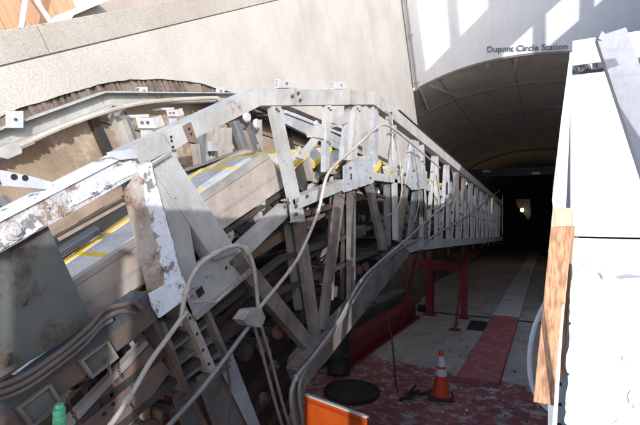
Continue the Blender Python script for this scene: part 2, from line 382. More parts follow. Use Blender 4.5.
# boards / courses running down the slope on that wall
for k, (n0, S0, S1, hh) in enumerate([(0.95, 2.5, 12, .05), (0.62, 3.2, 12, .04), (1.32, 4.2, 12, .05), (0.28, 1.5, 12, .05), (-0.15, 2, 12, .05)]):
    mb = MB(); a = q2w((0, S0, n0)); b_ = q2w((0, S1, n0)); up = Vector((0, 0, hh))
    mb.hexa([(-3.93, a.y, a.z), (-3.93, b_.y, b_.z), (-3.93, b_.y, b_.z+hh), (-3.93, a.y, a.z+hh)], [(-3.895, a.y, a.z), (-3.895, b_.y, b_.z), (-3.895, b_.y, b_.z+hh), (-3.895, a.y, a.z+hh)])
    obj('wall_batten', mb, 'lower_wall', rt)
for y in (0.9, 2.9, 4.9, 6.3):
    mb = MB().box(-3.93, -3.87, y, y+0.09, -4.5, -0.45); obj('stud', mb, 'dark_rail', rt)
# right wall of the pit, out of frame: shades the shaft
rw = thing('retaining_wall', (3.5, 6, -3), 'pale concrete side wall of the pit opposite, beyond the white panels', 'wall', frame='W')
obj('wall_face', MB().box(3.5, 3.75, -3.2, PY, -10.6, JZ), 'wall_concrete', rw)
obj('coping_stone', MB().box(3.49, 3.86, -3.2, PY, JZ+.004, 0.25), 'coping_stone', rw)
# back wall of the pit behind the camera
bw = obj('retaining_wall', MB().box(-3.5, 3.5, -3.4, -3.2, -2.0, JZ), 'wall_concrete', frame='W'); tag(bw, 'concrete end wall of the pit at the top of the escalators', 'wall')

# ---- portal wall with lettering, tunnel vault
EC, EA, EB, EN = -0.7, 5.2, 3.2, 1.13          # ellipse centre X, half width, half height, centre N
def vault(S, a): return Vector((EC+EA*math.cos(a), S, EN+EB*math.sin(a)))
def vaultw(a):                                  # where the vault line meets the portal plane
    q = vault(0, a); S = (PY-q[2]*S3)/C3; return Vector((q[0], S, q[2]))
NA = 64
angs = [math.pi*k/NA for k in range(NA+1)]
pt = thing('portal_wall', (EC, PY, -4), 'white end wall with dark station lettering above the arched tunnel mouth', 'wall', frame='W')
arc = [q2w(vaultw(a)) for a in angs]            # world points at Y=PY, from right to left
mb = MB(); topz = 2.6
for i in range(NA):
    a, b_ = arc[i], arc[i+1]
    lo = [Vector((a.x, PY, a.z)), Vector((b_.x, PY, b_.z)), Vector((b_.x, PY, topz)), Vector((a.x, PY, topz))]
    e = Vector((0, 0.45, 0)); mb.hexa(lo, [p+e for p in lo])
mb.box(arc[0].x, 6.5, PY, PY+0.45, -9, topz); mb.box(-6.6, arc[-1].x, PY, PY+0.45, -9, topz)
obj('wall_face', mb, 'portal_paint', pt)
# dark reveal round the arch
mb = MB()
for i in range(NA):
    a, b_ = arc[i], arc[i+1]; ca = Vector((EC, PY, q2w((0, 12.5, EN)).z)); 
    ia, ib = a+(ca-a).normalized()*0.05, b_+(ca-b_).normalized()*0.05; e = Vector((0, 0.10, 0)); o_ = Vector((0, -0.012, 0))
    mb.hexa([a+o_, b_+o_, ib+o_, ia+o_], [a+e, b_+e, ib+e, ia+e])
obj('arch_trim', mb, 'ledge_concrete', pt)
# tunnel
tv = thing('tunnel_vault', (EC, 30, FL), 'long arched brown concrete tunnel lining going down into darkness', 'tunnel')
SE = 60
mb = MB(); rings = [None]+[13.6+i*1.5 for i in range(32)]
vs_, fs = [], []
for r_ in rings:
    for a in angs:
        vs_.append(vaultw(a) if r_ is None else vault(r_, a))
for j in range(len(rings)-1):
    for i in range(NA): k = j*(NA+1)+i; fs.append((k, k+1, k+NA+2, k+NA+1))
mb.add(vs_, fs, 0, True); obj('lining', mb, 'vault_concrete', tv)
mb = MB(); mb.box(EC-EA-0.1, EC-EA, 8.5, SE, FL, EN+0.4); mb.box(EC+EA, EC+EA+0.1, 8.5, SE, FL, EN+0.4); mb.box(EC-EA, EC+EA, SE, SE+.1, FL, 4.5)
obj('side_wall', mb, 'lower_wall', tv)
for S in (15.18, 18.55, 22.0, 25.4, 28.9, 32.4, 36):
    mb = MB()
    for i in range(NA):
        a, b_ = angs[i], angs[i+1]
        def P(s, al, d): q = vault(s, al); c_ = Vector((EC, s, EN)); return q+(c_-q).normalized()*d
        mb.hexa([P(S-.02, a, -.02), P(S-.02, b_, -.02), P(S+.02, b_, -.02), P(S+.02, a, -.02)], [P(S-.02, a, .02), P(S-.02, b_, .02), P(S+.02, b_, .02), P(S+.02, a, .02)])
    obj('ring_joint', mb, 'vault_joint', tv)
for al in (0.42, 0.86, 1.24, 1.60, 1.98, 2.38):
    mb = MB(); S0 = vaultw(al)[1]+0.15; q0, q1 = vault(S0, al), vault(40, al)
    mb.beam(q0, q1, 0.022, 0.022); obj('long_joint', mb, 'vault_joint', tv)
# pale sloping braces printed on the first bay of the lining
for a0, a1, s0, s1 in [(2.10, 2.16, 13.0, 15.1), (2.04, 1.94, 13.0, 15.1), (1.72, 1.67, 12.9, 15.1), (1.58, 1.63, 12.9, 15.1), (2.42, 2.52, 13.2, 15.1), (2.36, 2.24, 13.2, 15.1), (1.20, 1.28, 12.9, 15.1)]:
    mb = MB(); n = 6
    for k in range(n):
        t0, t1 = k/n, (k+1)/n
        pa, pb = vault(s0+(s1-s0)*t0, a0+(a1-a0)*t0), vault(s0+(s1-s0)*t1, a0+(a1-a0)*t1)
        c_ = Vector((EC, pa.y, EN)); inw = (c_-pa).normalized(); side = (pb-pa).normalized().cross(inw)
        w = 0.05
        mb.hexa([pa-side*w, pb-side*w, pb+side*w, pa+side*w], [p+inw*0.012 for p in (pa-side*w, pb-side*w, pb+side*w, pa+side*w)])
    obj('lining_brace', mb, 'batten', tv)
# lettering
cu = bpy.data.curves.new('t', 'FONT'); cu.body = 'Dupont Circle Station'; cu.size = 0.25; cu.extrude = 0.02; cu.space_character = 1.0
to = bpy.data.objects.new('t', cu); COL.objects.link(to); bpy.context.view_layer.update()
me = bpy.data.meshes.new_from_object(to.evaluated_get(bpy.context.evaluated_depsgraph_get())); bpy.data.objects.remove(to)
wx = max(v.co.x for v in me.vertices); me.materials.clear(); me.materials.append(MATS['letter_metal'])
lo_ = q2w(ray(487, 52)); lo_ = lo_*(PY/lo_.y); hi_ = q2w(ray(567.5, 49)); hi_ = hi_*(PY/hi_.y)
sc_ = (hi_.x-lo_.x)/wx
for v in me.vertices: v.co = Vector((lo_.x+v.co.x*sc_, PY-0.014-(0.010 if v.co.z > 0 else -0.012), lo_.z+v.co.y*sc_+(hi_.z-lo_.z)*v.co.x/wx))-Vector((EC, PY, -4))
lt = bpy.data.objects.new('station_lettering', me); COL.objects.link(lt); lt.parent = pt
# conduits up the corner
for k, (u, l) in enumerate(((409.5, 'thin grey conduit in the pit corner, nearer the side wall'), (413.5, 'thin grey conduit in the pit corner, nearer the tunnel arch'))):
    p = q2w(ray(u, 55)); p = p*((PY-0.06)/p.y); p.x = max(p.x, WALLX+0.03)
    mb = MB().tube([(p.x, PY-0.06, -3.0), (p.x, PY-0.06, 0.9)], 0.022, smooth=False)
    for z in (-2.9, -1.6, -0.3): mb.box(p.x-.04, p.x+.04, PY-0.06, PY-0.002, z, z+.04)
    tag(obj('conduit', mb, 'conduit_steel', frame='W'), l, 'conduit', 'conduits in the pit corner')
# ---- hoarding of planks on the street behind the left coping
ht = thing('plank_fence', (-4.3, 3, Zs), 'raw orange pine plank hoarding on the street beyond the left coping', 'fence', frame='W')
y = -1.0; random.seed(5)
while y < 3.45:
    w = random.uniform(0.25, 0.29); mb = MB().box(-4.32, -4.29+random.uniform(-.004, .004), y, y+w-0.008, 0.03, 2.0); obj('plank', mb, 'hoarding_wood', ht); y += w
obj('rail', MB().box(-4.285, -4.245, -1, 3.45, 1.0, 1.09), 'hoarding_wood', ht); obj('rail', MB().box(-4.285, -4.245, -1, 3.45, 0.04, 0.10), 'dark_board', ht)
for n_, (u0, v0, u1, v1, l) in enumerate([(25.5, 0, 22, 24, 'silver scaffold pole leaning by the pine planks, left of two'), (36, 0, 49, 20, 'silver scaffold pole leaning by the pine planks, right of two')]):
    a, b_ = PX(u0, v0, -4.0), PX(u1, v1, -4.0); a = a+(a-b_)*2.5; b_ = b_+(b_-a)*0.06
    tag(obj('scaffold_pole', MB().tube([a, b_], 0.024, 10, smooth=False), 'galvanised'), l, 'pole', 'scaffold poles by the planks')
mb = MB().plate([PX(u, v, -3.87) for u, v in [(56, 19), (62, 14), (92, 2), (100, -2), (104, 2), (74, 15), (70, 20), (60, 24)]], (-0.10, 0, 0))
tag(obj('white_board', mb, 'white_tarp'), 'white board lying on the street edge past the pine planks', 'board')
mb = MB().plate([PX(u, v, -3.98) for u, v in [(70, 18), (76, 12), (100, 3), (150, -12), (230, -30), (260, -20), (200, 0), (150, 7)]], (-0.3, 0, 0))
tag(obj('stone_block', mb, 'granite'), 'grey brown stone kerb block behind the coping stones', 'stone')

# ---- walkway plinth
wk = thing('walkway_plinth', (-1.0, 8, FL), 'low concrete strip down the tunnel floor, near end painted red and far end grey', 'plinth')
def strip(S0, S1, n, bump_=0):
    mb = MB(); xl = lambda s: -1.36+(s-7.6)*0.0; 
    for k in range(n):
        a, b_ = S0+(S1-S0)*k/n, S0+(S1-S0)*(k+1)/n
        mb.box(-1.36+random.uniform(-bump_, bump_), -0.70, a, b_-0.003, FL, FL+0.10)
    return mb
obj('red_section', strip(7.72, 13.3, 9, 0.015), 'red_walk', wk); obj('grey_section', strip(13.32, 44, 12, 0.01), 'grey_walk', wk)
tag(obj('floor_joint', MB().box(-3.2, 3.3, 13.25, 13.38, FL+.002, FL+.008), 'slot_black'), kind='structure')

# ================================================================ ESCALATOR
XN, XF = -1.5, -2.75
ES = thing('escalator', (-2.1, 4.0, FL+1.0), 'stripped escalator in its pale grey steel truss, running down into the dark tunnel', 'escalator')
def quad_px(u0, v0, u1, v1, w0, w1, X):
    d = Vector((u1-u0, v1-v0)).normalized(); n = Vector((-d.y, d.x))
    if n.y > 0: n = -n                                      # n points up the picture
    return [PX(u0+n.x*w0/2, v0+n.y*w0/2, X), PX(u1+n.x*w1/2, v1+n.y*w1/2, X), PX(u1-n.x*w1/2, v1-n.y*w1/2, X), PX(u0-n.x*w0/2, v0-n.y*w0/2, X)]
def channel(mb, quad, X, depth=0.08, t=0.009, top=True, bot=True, side=-1):
    """web in plane X plus flanges running back from its two long edges"""
    a, b_, c_, d_ = [Vector(p) for p in quad]
    ex = Vector((side*t, 0, 0)); mb.hexa([a, b_, c_, d_], [a+ex, b_+ex, c_+ex, d_+ex])
    fl = Vector((side*depth, 0, 0))
    if top:
        k0, k1 = (d_-a).normalized()*t, (c_-b_).normalized()*t
        mb.hexa([a+ex, b_+ex, b_+k1+ex, a+k0+ex], [a+fl, b_+fl, b_+k1+fl, a+k0+fl])
    if bot:
        k0, k1 = (a-d_).normalized()*t, (b_-c_).normalized()*t
        mb.hexa([d_+ex, c_+ex, c_+k1+ex, d_+k0+ex], [d_+fl, c_+fl, c_+k1+fl, d_+k0+fl])
    return mb
def bar(name, u0, v0, u1, v1, w0, w1=None, X=XN, depth=0.07, mat='grey_paint', side=-1, top=True, bot=True, parent=ES, t=0.009):
    mb = channel(MB(), quad_px(u0, v0, u1, v1, w0, w1 or w0, X), X, depth, t, top, bot, side)
    return obj(name, mb, mat, parent, bevel=0)
def ppoly(name, pts, X, t=0.012, mat='grey_paint', parent=ES, holes=()):
    mb = MB().plate([PX(u, v, X) for u, v in pts], (-t, 0, 0))
    for (u, v, r) in holes:
        q = PX(u, v, X); mb.lathe(q+Vector((-.002, 0, 0)), (1, 0, 0), [(r, 0), (r, .004)], 12, mi=1)
    return obj(name, mb, [mat, 'slot_black'], parent)
def bolts(pts, X, r=0.011, mat='rust_steel', parent=ES, h=0.012):
    for (u, v) in pts:
        mb = MB().lathe(PX(u, v, X), (1, 0, 0), [(r*1.5, 0), (r*1.5, .003), (r, .003), (r, h), (r*.6, h+.003)], 6, sm=False)
        obj('bolt', mb, mat, parent)

# --- near side, top chord
obj('top_chord', channel(MB(), [PX(-110, 273, XN), PX(52, 191, XN), PX(60, 219, XN), PX(-110, 316, XN)], XN, 0.075, 0.012), 'peeled_paint', ES)
obj('top_chord', channel(MB(), [PX(60, 187.5, XN), PX(129, 152.5, XN), PX(143, 172, XN), PX(66, 216, XN)], XN, 0.075, 0.012), 'peeled_paint', ES)
ppoly('splice_plate', [(49, 196), (63, 189), (70, 196), (72, 211), (61, 219), (54, 214)], XN+0.004, 0.005, 'peeled_paint')
ppoly('top_flange', [(-60, 246), (128, 150), (131, 154), (-60, 253)], XN+.010, .08, 'chalky_paint')
obj('top_chord', channel(MB(), [PX(121, 152, XN-.03), PX(257, 88, XN-.03), PX(261, 105.5, XN-.03), PX(140, 166, XN-.03)], XN-.03, 0.09, 0.012), 'grey_paint', ES)
obj('top_chord', channel(MB(), [PX(257.2, 88, XN-.03), PX(374, 91, XN-.03), PX(374, 104.5, XN-.03), PX(261.2, 105.5, XN-.03)], XN-.03, 0.09, 0.012), 'grey_paint', ES)
# sloping part by its own metres
def ntop(S): return 1.27-0.036*(S-5)
def nbot(S): return -0.33-0.023*(S-5)
SB = PX(374.5, 98, XN-.03)[1]; 
q0, q3 = PX(374.2, 91, XN-.03), PX(374.2, 104.5, XN-.03)
q1, q2 = Vector((XN-.03, 5.0, 1.27)), Vector((XN-.03, 5.0, 1.13))
obj('top_chord', channel(MB(), [q0, q1, q2, q3], XN-.03, .09, .012), 'grey_paint', ES)
S = 5.005
while S < 16:
    S1 = S+3.3
    for X_, sd in ((XN-.03, -1), (XF, 1)):
        obj('top_chord', channel(MB(), [Vector((X_, S, ntop(S))), Vector((X_, S1-.01, ntop(S1))), Vector((X_, S1-.01, ntop(S1)-.14)), Vector((X_, S, ntop(S)-.14))], X_, .10, .012, side=sd), 'grey_paint', ES)
        obj('bottom_chord', channel(MB(), [Vector((X_, S+.2, nbot(S)+.11)), Vector((X_, S1-.01+.2, nbot(S1)+.11)), Vector((X_, S1-.01+.2, nbot(S1)-.03)), Vector((X_, S+.2, nbot(S)-.03))], X_, .10, .012, side=sd), 'grey_paint', ES)
    obj('cap_strip', MB().hexa([(XN-.10, S, ntop(S)+.012), (XN-.02, S, ntop(S)+.012), (XN-.02, S1-.02, ntop(S1)+.012), (XN-.10, S1-.02, ntop(S1)+.012)], [(XN-.10, S, ntop(S)+.02), (XN-.02, S, ntop(S)+.02), (XN-.02, S1-.02, ntop(S1)+.02), (XN-.10, S1-.02, ntop(S1)+.02)]), 'dark_rail', ES)
    S = S1
# brackets on top of the chord
def angle_bracket(u, v, wpx, hpx, X, mat='galvanised', parent=ES, dz=0.09):
    a, b_ = PX(u-wpx/2, v, X), PX(u+wpx/2, v, X); c_, d_ = PX(u+wpx/2, v-hpx, X), PX(u-wpx/2, v-hpx, X)
    mb = MB().plate([a, b_, c_, d_], (.008, 0, 0)); mb.plate([d_, c_, c_+Vector((0, 0, -.006)), d_+Vector((0, 0, -.006))], (-.03, 0, 0)); mb.plate([a, a+Vector((0, 0, .006)), b_+Vector((0, 0, .006)), b_], (-.03, 0, 0))
    m_ = (a+b_+c_+d_)/4; mb.lathe(m_+Vector((.008, 0, 0)), (1, 0, 0), [(.008, 0), (.008, .008)], 8, mi=1)
    return obj('bracket', mb, [mat, 'rust_steel'], parent)
angle_bracket(285, 88, 14, 9, XN-.05); angle_bracket(340, 89, 12, 7.5, XN-.05)
# slanted bracket at the far left on the chord
ppoly('bracket', [(1, 170), (30, 176), (52, 182), (54, 192), (44, 189), (32, 188), (6, 186)], XN-.01, 0.02, 'galvanised', holes=[(14, 177, .01), (25, 178, .01)])
ppoly('bracket', [(110, 152), (133, 149), (138, 158), (120, 160), (112, 157)], XN+.02, 0.02, 'galvanised')
# the two pale angle seats behind the chord
def zbracket(u, v, k_=1.0):
    X = XN-.14; mb = MB(); Q = lambda a, b_, dx=0: PX(u+a*k_, v+b_*k_, X+dx)
    mb.plate([Q(0, 0), Q(22, -1), Q(22, 2), Q(4, 3)], (-.06, 0, 0)); mb.plate([Q(8, 3, .01), Q(24, 3, .01), Q(28, 14, .01), Q(11, 14, .01)], (.008, 0, 0))
    mb.plate([Q(14, 15), Q(26, 13), Q(26, 24), Q(16, 26)], (-.008, 0, 0))
    for k in (14, 20): mb.lathe(Q(k, 8, .018), (1, 0, 0), [(.007*k_, 0), (.007*k_, .008)], 8, mi=1)
    b_ = obj('seat_bracket', mb, ['galvanised', 'rust_steel'], ES)
    obj('bracket_web', MB().plate([Q(24.5, 3), Q(35, 0), Q(39, 11), Q(29, 14)], (-.008, 0, 0)), 'grey_paint', b_)
zbracket(128, 115, 0.95); zbracket(161, 108, 0.6)
# splices on the grey chord
ppoly('splice_plate', [(164, 134), (178, 128), (186, 143), (174, 150)], XN-.02, .008, 'grey_paint', holes=[(171, 137, .007), (171.5, 141, .007), (173, 147, .007)])
ppoly('splice_plate', [(184, 126), (191, 122), (197, 140), (190, 142)], XN-.018, .01, 'brown_plate', holes=[(189, 129, .007), (191, 134, .007)])
ppoly('splice_plate', [(294, 88.3), (297, 88.4), (296.5, 105), (293, 105)], XN-.018, .01, 'duct_grey')
ppoly('splice_plate', [(350, 89.8), (352, 89.8), (352, 104), (350, 104)], XN-.018, .01, 'duct_grey')
bolts([(292, 96), (298, 93), (300, 100)], XN-.02, .008)

# --- the head frame: peeled post, bottom member, big diagonal
obj('head_post', channel(MB(), [PX(130, 168, XN+.005), PX(162, 302, XN+.005), PX(186, 288, XN+.005), PX(150, 160, XN+.005)], XN, .075, .012), 'rusty_paint', ES)
random.seed(8)
def ragged(a, b_, n, amp): return [(a[0]+(b_[0]-a[0])*k/n+random.uniform(-amp, amp), a[1]+(b_[1]-a[1])*k/n+random.uniform(-amp*.4, amp*.4)) for k in range(n+1)]
ppoly('paint_crust', ragged((140, 166), (170, 297), 26, 1.7)+ragged((185, 287), (151, 163), 22, .8), XN+.012, .008, 'chalky_paint')
ppoly('paint_crust', ragged((70, 208), (138, 171), 16, 1.5)+ragged((132, 160), (74, 190), 12, 1.5), XN+.006, .005, 'chalky_paint')
ppoly('paint_crust', ragged((-20, 262), (44, 226), 14, 1.8)+ragged((30, 214), (-20, 240), 10, 1.8), XN+.006, .005, 'chalky_paint')
for (u, v, q) in ((13, 231, .022), (105, 184, .012), (92, 191, .009)):
    obj('bolt', MB().lathe(PX(u, v, XN+.008), (1, 0, 0), [(q*1.5, 0), (q*1.4, .006), (q*.8, .008), (q*.7, .02), (q*.3, .022)], 9), 'peeled_paint', ES)
ppoly('stiffener_plate', [(152, 161), (176, 148), (188, 216), (200, 286), (186, 290)], XN-.045, .010, 'grey_paint')
obj('diagonal_brace', channel(MB(), [PX(171, 150, XN-.04), PX(238, 252, XN-.04), PX(214, 260, XN-.04), PX(150, 166, XN-.04)], XN-.04, .09, .012), 'grey_paint', ES)
ppoly('gusset_plate', [(176, 280), (206, 256), (238, 244), (252, 268), (216, 302), (190, 326), (184, 300)], XN-.06, .012, 'grey_paint', holes=[(231, 263, .012), (226, 268, .01)])
ppoly('access_hole', [(196, 291), (202, 286), (205, 293), (199, 298)], XN-.055, .004, 'slot_black')
bar('bolt_angle', 196, 318, 252, 270, 5, 5, XN-.05, .08, 'duct_grey')
bar('diagonal_brace', 236, 256, 312, 346, 17, 12, XN-.055, .06, 'grimy_shade_paint')
# bottom member of the head: dark channel with framed boxes
obj('bottom_chord', channel(MB(), [PX(-60, 462, XN), PX(150, 302, XN), PX(157, 320, XN), PX(-60, 492, XN)], XN, .13, .012), 'rust_web', ES)
ppoly('top_flange', [(-60, 449), (120, 314), (148, 292), (151, 302), (-60, 463)], XN+.004, .10, 'dark_flange')
ppoly('end_plate', [(150, 294), (166, 285), (183, 277), (190, 296), (176, 306), (160, 318), (154, 308)], XN+.022, .012, 'chalky_paint')
for (u, v, s) in ((38, 403, 1.12), (97, 357, 0.95)):
    mb = MB(); c4 = [(-21*s, 4*s), (9*s, -18*s), (20*s, 0*s), (-8*s, 22*s)]
    P4 = [PX(u+a, v+b_, XN+.004) for a, b_ in c4]; P5 = [PX(u+a*.82, v+b_*.82, XN+.004) for a, b_ in c4]
    for k in range(4):
        j = (k+1) % 4; e = Vector((.018, 0, 0)); mb.hexa([P4[k], P4[j], P5[j], P5[k]], [P4[k]+e, P4[j]+e, P5[j]+e, P5[k]+e])
    f_ = obj('box_frame', mb, 'grimy_shade_paint', ES)
    obj('box_panel', MB().plate(P5, (.006, 0, 0)), 'cover_plate', f_)
# lower chord of the bend, the two-pipe runs beside it
obj('bottom_chord', channel(MB(), [PX(299, 368, XN), PX(402, 246, XN), PX(410, 254, XN), PX(306, 386, XN)], XN, .10, .012), 'grimy_shade_paint', ES)
obj('bottom_chord', channel(MB(), [PX(299, 368.5, XN), PX(306, 386, XN), PX(297, 440, XN), PX(287, 440, XN)], XN, .10, .012), 'grimy_shade_paint', ES)
obj('bottom_chord', channel(MB(), [PX(402.3, 245, XN), PX(424, 239.5, XN), PX(424, 248, XN), PX(410.2, 253, XN)], XN, .10, .012), 'grey_paint', ES)

# --- posts and diagonals on the near side of the bend, measured in the truss plane
G = 'grey_paint'; B = 'blue_grey'
for (u0, v0, u1, v1, w0, w1, mt, X_) in [
    (275, 105, 300, 222, 14, 14, G, XN-.04), (300, 222, 317, 342, 12, 12, G, XN-.05), (289, 222, 300, 310, 7, 7, B, XN-.12),
    (328, 104, 327, 138, 7, 7, G, XN-.03), (327, 138, 326, 172, 7, 6, B, XN-.03),
    (350, 105, 344, 160, 8, 8, B, XN-.08), (357, 105, 353, 160, 8, 8, G, XN-.04), (362, 105, 368, 158, 6, 6, G, XN-.06),
    (341, 192, 323, 330, 10, 9, G, XN-.04), (335, 195, 330, 300, 6, 7, B, XN-.1), (352, 190, 352, 305, 8, 8, G, XN-.05), (346, 190, 344, 300, 4, 4, 'dark_rail', XN-.12),
    (375, 104, 375, 164, 7, 6, B, XN-.05), (369, 182, 384, 250, 8, 8, G, XN-.04), (388, 182, 388, 246, 7, 6, B, XN-.08),
    (389, 112, 393, 172, 5, 5, G, XN-.03), (394, 125, 396, 240, 4, 4, G, XN-.02), (406, 184, 398, 242, 7, 6, G, XN-.04), (416, 186, 410, 240, 5, 5, B, XN-.06), (420, 184, 426, 240, 6, 5, G, XN-.05),
    (413, 140, 409, 175, 6, 6, B, XN-.06), (416, 141, 419, 178, 5, 5, G, XN-.04), (412, 142, 403, 176, 4, 4, G, XN-.08)]:
    if min(v0, v1) > 179: mt = {G: 'grimy_shade_paint', B: 'grimy_shade_blue'}.get(mt, mt)  # below the middle chord swap to colours with grime and shade put in
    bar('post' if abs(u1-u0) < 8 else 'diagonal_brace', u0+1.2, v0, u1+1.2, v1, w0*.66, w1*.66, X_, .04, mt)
    if w0 >= 7 and v0 < 200: bolts([(u0+(u1-u0)*.03+.2, v0+4), (u0+(u1-u0)*.03+2.2, v0+6)], X_+.001, .006)
# middle chord (track level)
bar('middle_chord', 192, 302, 291, 207, 13, 10, XN-.09, .08)
bar('middle_chord', 294, 205, 345, 184, 11, 10, XN-.02, .09)
bar('middle_chord', 371, 176, 420, 182, 8, 7, XN-.02, .09)
ppoly('gusset_plate', [(344, 166), (358, 158), (373, 154), (374, 182), (350, 190), (344, 192)], XN-.005, .012, B, holes=[(351, 175, .016), (351, 178, .016), (362, 165, .007), (366, 170, .007), (370, 160, .007), (366, 178, .007), (348, 184, .007)])
ppoly('gusset_plate', [(408, 171), (426, 174), (427, 188), (412, 190), (406, 184)], XN-.01, .012, B, holes=[(412, 177, .012), (420, 181, .012)])
ppoly('gusset_plate', [(290, 196), (299, 196), (300, 220), (292, 222)], XN-.02, .012, G)
bolts([(296, 206), (296, 214), (307, 196), (288, 203), (232, 262), (238, 268), (350, 168), (370, 178)], XN-.005, .010)
for pts in ([(344, 192), (350, 190), (374, 182)], [(412, 190), (427, 188)], [(190, 302), (216, 302), (252, 268)], [(152, 163), (172, 151)], [(290, 222), (300, 220)], [(238, 244), (252, 268)]):
    P = []
    for a, b_ in zip(pts, pts[1:]):
        n = max(2, int(math.hypot(a[0]-b_[0], a[1]-b_[1])/1.6))
        P += [PX(a[0]+(b_[0]-a[0])*k/n, a[1]+(b_[1]-a[1])*k/n+random.uniform(-.25, .25), XN+.001) for k in range(n)]
    obj('weld_bead', MB().tube(P, [random.uniform(.004, .008) for _ in P], 6, fine=1), 'rusty_paint', ES)
# --- repeated panels of the sloping truss, near and far side
random.seed(11)
S = 6.25; k = 0; PAN = 0.92
def vmem(name, X_, Sa, na, Sb, nb, w, mat, d=.055, side=-1):
    ds = w/2
    quad = [Vector((X_, Sa-ds, na)), Vector((X_, Sb-ds, nb)), Vector((X_, Sb+ds, nb)), Vector((X_, Sa+ds, na))]
    return obj(name, channel(MB(), quad, X_, d, .008, side=side), mat, ES)
while S < 18.1:
    t_, b_ = ntop(S)-.13, nbot(S)+.1
    vmem('post', XN-.05, S, t_, S, b_, .055, G if k % 2 else B); 
    vmem('diagonal_brace', XN-.08, S+.14, t_, S+PAN*.42, b_, .045, G); vmem('diagonal_brace', XN-.08, S+PAN*.93, t_, S+PAN*.55, b_, .045, B if k % 3 else G)
    if k % 2: vmem('post', XF, S+.3, t_, S+.3, b_, .06, 'grimy_shade_blue', side=1)
    if k % 2 == 0 and S < 17: obj('gusset_plate', MB().box(XN-.045, XN-.035, S-.14, S+.14, .50, .72), B, ES)
    S += PAN; k += 1
obj('middle_chord', channel(MB(), [Vector((XN-.1, 5.9, .60)), Vector((XN-.1, 18, .2)), Vector((XN-.1, 18, .1)), Vector((XN-.1, 5.9, .50))], XN-.1, .06), G, ES)
obj('middle_chord', channel(MB(), [Vector((XN-.1, 6.0, .05)), Vector((XN-.1, 18, -.2)), Vector((XN-.1, 18, -.26)), Vector((XN-.1, 6.0, -.02))], XN-.1, .06), 'dark_rail', ES)
# cross beams under and inside the truss
for k in range(9):
    S = 4.6+k*1.5; z = nbot(max(S, 5))-0.02
    obj('cross_beam', MB().box(XF, XN-.12, S, S+.09, z-.06, z+.02), 'dark_rail', ES)
    if k < 12 and k > 0: obj('hanger_stub', MB().box(XN-.10, XN-.07, S+.6, S+.63, z-.16, z-.012), 'dark_rail', ES)

# --- far side of the truss
obj('top_chord', channel(MB(), [PX(-60, 148, XF), PX(98, 92.5, XF), PX(104, 108, XF), PX(-60, 172, XF)], XF, .08, side=1, t=.01), G, ES)
obj('top_chord', channel(MB(), [PX(98.5, 92.5, XF), PX(236, 93.5, XF), PX(240, 102, XF), PX(104.4, 107, XF)], XF, .08, side=1, t=.01), G, ES)
q0, q3 = PX(236.2, 93.5, XF), PX(240.2, 102, XF)
obj('top_chord', channel(MB(), [q0, Vector((XF, 5, ntop(5))), Vector((XF, 5, ntop(5)-.14)), q3], XF, .08, side=1), 'dark_rail', ES)
obj('handrail_track', channel(MB(), [PX(282, 107, XF+.1), PX(352, 143, XF+.1), PX(352, 157, XF+.1), PX(282, 122, XF+.1)], XF+.1, .05), B, ES)
obj('handrail_track', MB().plate([PX(u, v, XF+.13) for u, v in [(286, 110), (352, 137), (352, 139), (286, 113)]], (-.02, 0, 0)), 'galvanised', ES)
obj('handrail_track', MB().plate([PX(u, v, XF+.13) for u, v in [(282, 103), (352, 133), (352, 136), (282, 107)]], (-.02, 0, 0)), 'dark_rail', ES)
for (u0, v0, u1, v1, w, mt) in [(110, 107, 131, 158, 11, 'duct_grey'), (118, 107, 138, 156, 4, 'grimy_shade_blue'), (232, 122, 250, 170, 7, 'grimy_shade_blue'), (218, 128, 213, 168, 8, 'duct_grey'), (206, 130, 206, 165, 5, 'duct_grey'), (224, 128, 226, 165, 7, 'duct_grey'),
                               (193, 144, 196, 172, 4, 'duct_grey'), (200, 110, 200, 172, 4, 'grimy_shade_blue'), (256, 120, 257, 160, 4, 'duct_grey'), (243, 118, 262, 166, 3, 'grimy_shade_blue'), (316, 126, 318, 172, 5, 'duct_grey'), (334, 128, 322, 176, 5, 'grimy_shade_blue'), (-4, 200, 38, 262, 16, 'grimy_shade_blue'), (-20, 195, 14, 262, 7, 'dark_rail')]:
    bar('post', u0, v0, u1, v1, w, w, XF-.0, .05, mt, side=1)  # far posts take darker colours that put in the shade behind
for (u, v) in ((143, 95), (220, 95)): angle_bracket(u, v, 8, 8, XF+.03)
angle_bracket(14, 128, 17, 17, XF+.1); 
ppoly('box_cover', [(0, 148), (14, 142), (22, 149), (22, 153), (8, 159), (0, 157)], XF+.2, .08, G)
mb = MB().tube([PX(u, v, XF+.12) for u, v in [(20, 146), (60, 128), (105, 112), (150, 102), (214, 98), (218, 101)]], .017); obj('pipe', mb, 'white_pipe', ES)
obj('pipe', MB().tube([PX(u, v, XF+.16) for u, v in [(-20, 160), (20, 146), (32, 141)]], .022), 'white_pipe', ES)
bar('lower_rail', 176, 178, 246, 152, 12, 9, XF+.06, .08, 'ledge_concrete', side=1)
bar('lower_rail', 0, 222, 125, 156, 4, 3, XF+.04, .03, 'dark_rail', side=1)
for (u, v, w, h_) in ((216, 146, 6, 10), (238, 158, 9, 8), (205, 118, 7, 7)):
    ppoly('junction_box', [(u-w/2, v-h_/2), (u+w/2, v-h_/2+1), (u+w/2, v+h_/2), (u-w/2, v+h_/2)], XF+.15, .06, B)
for (u, v) in ((247, 117), (257, 124), (316, 124)):
    obj('pulley', MB().lathe(PX(u, v, XF+.12), (1, 0, 0), [(.03, -.02), (.05, -.02), (.055, 0), (.04, .02), (.02, .02)], 14), 'galvanised', ES)

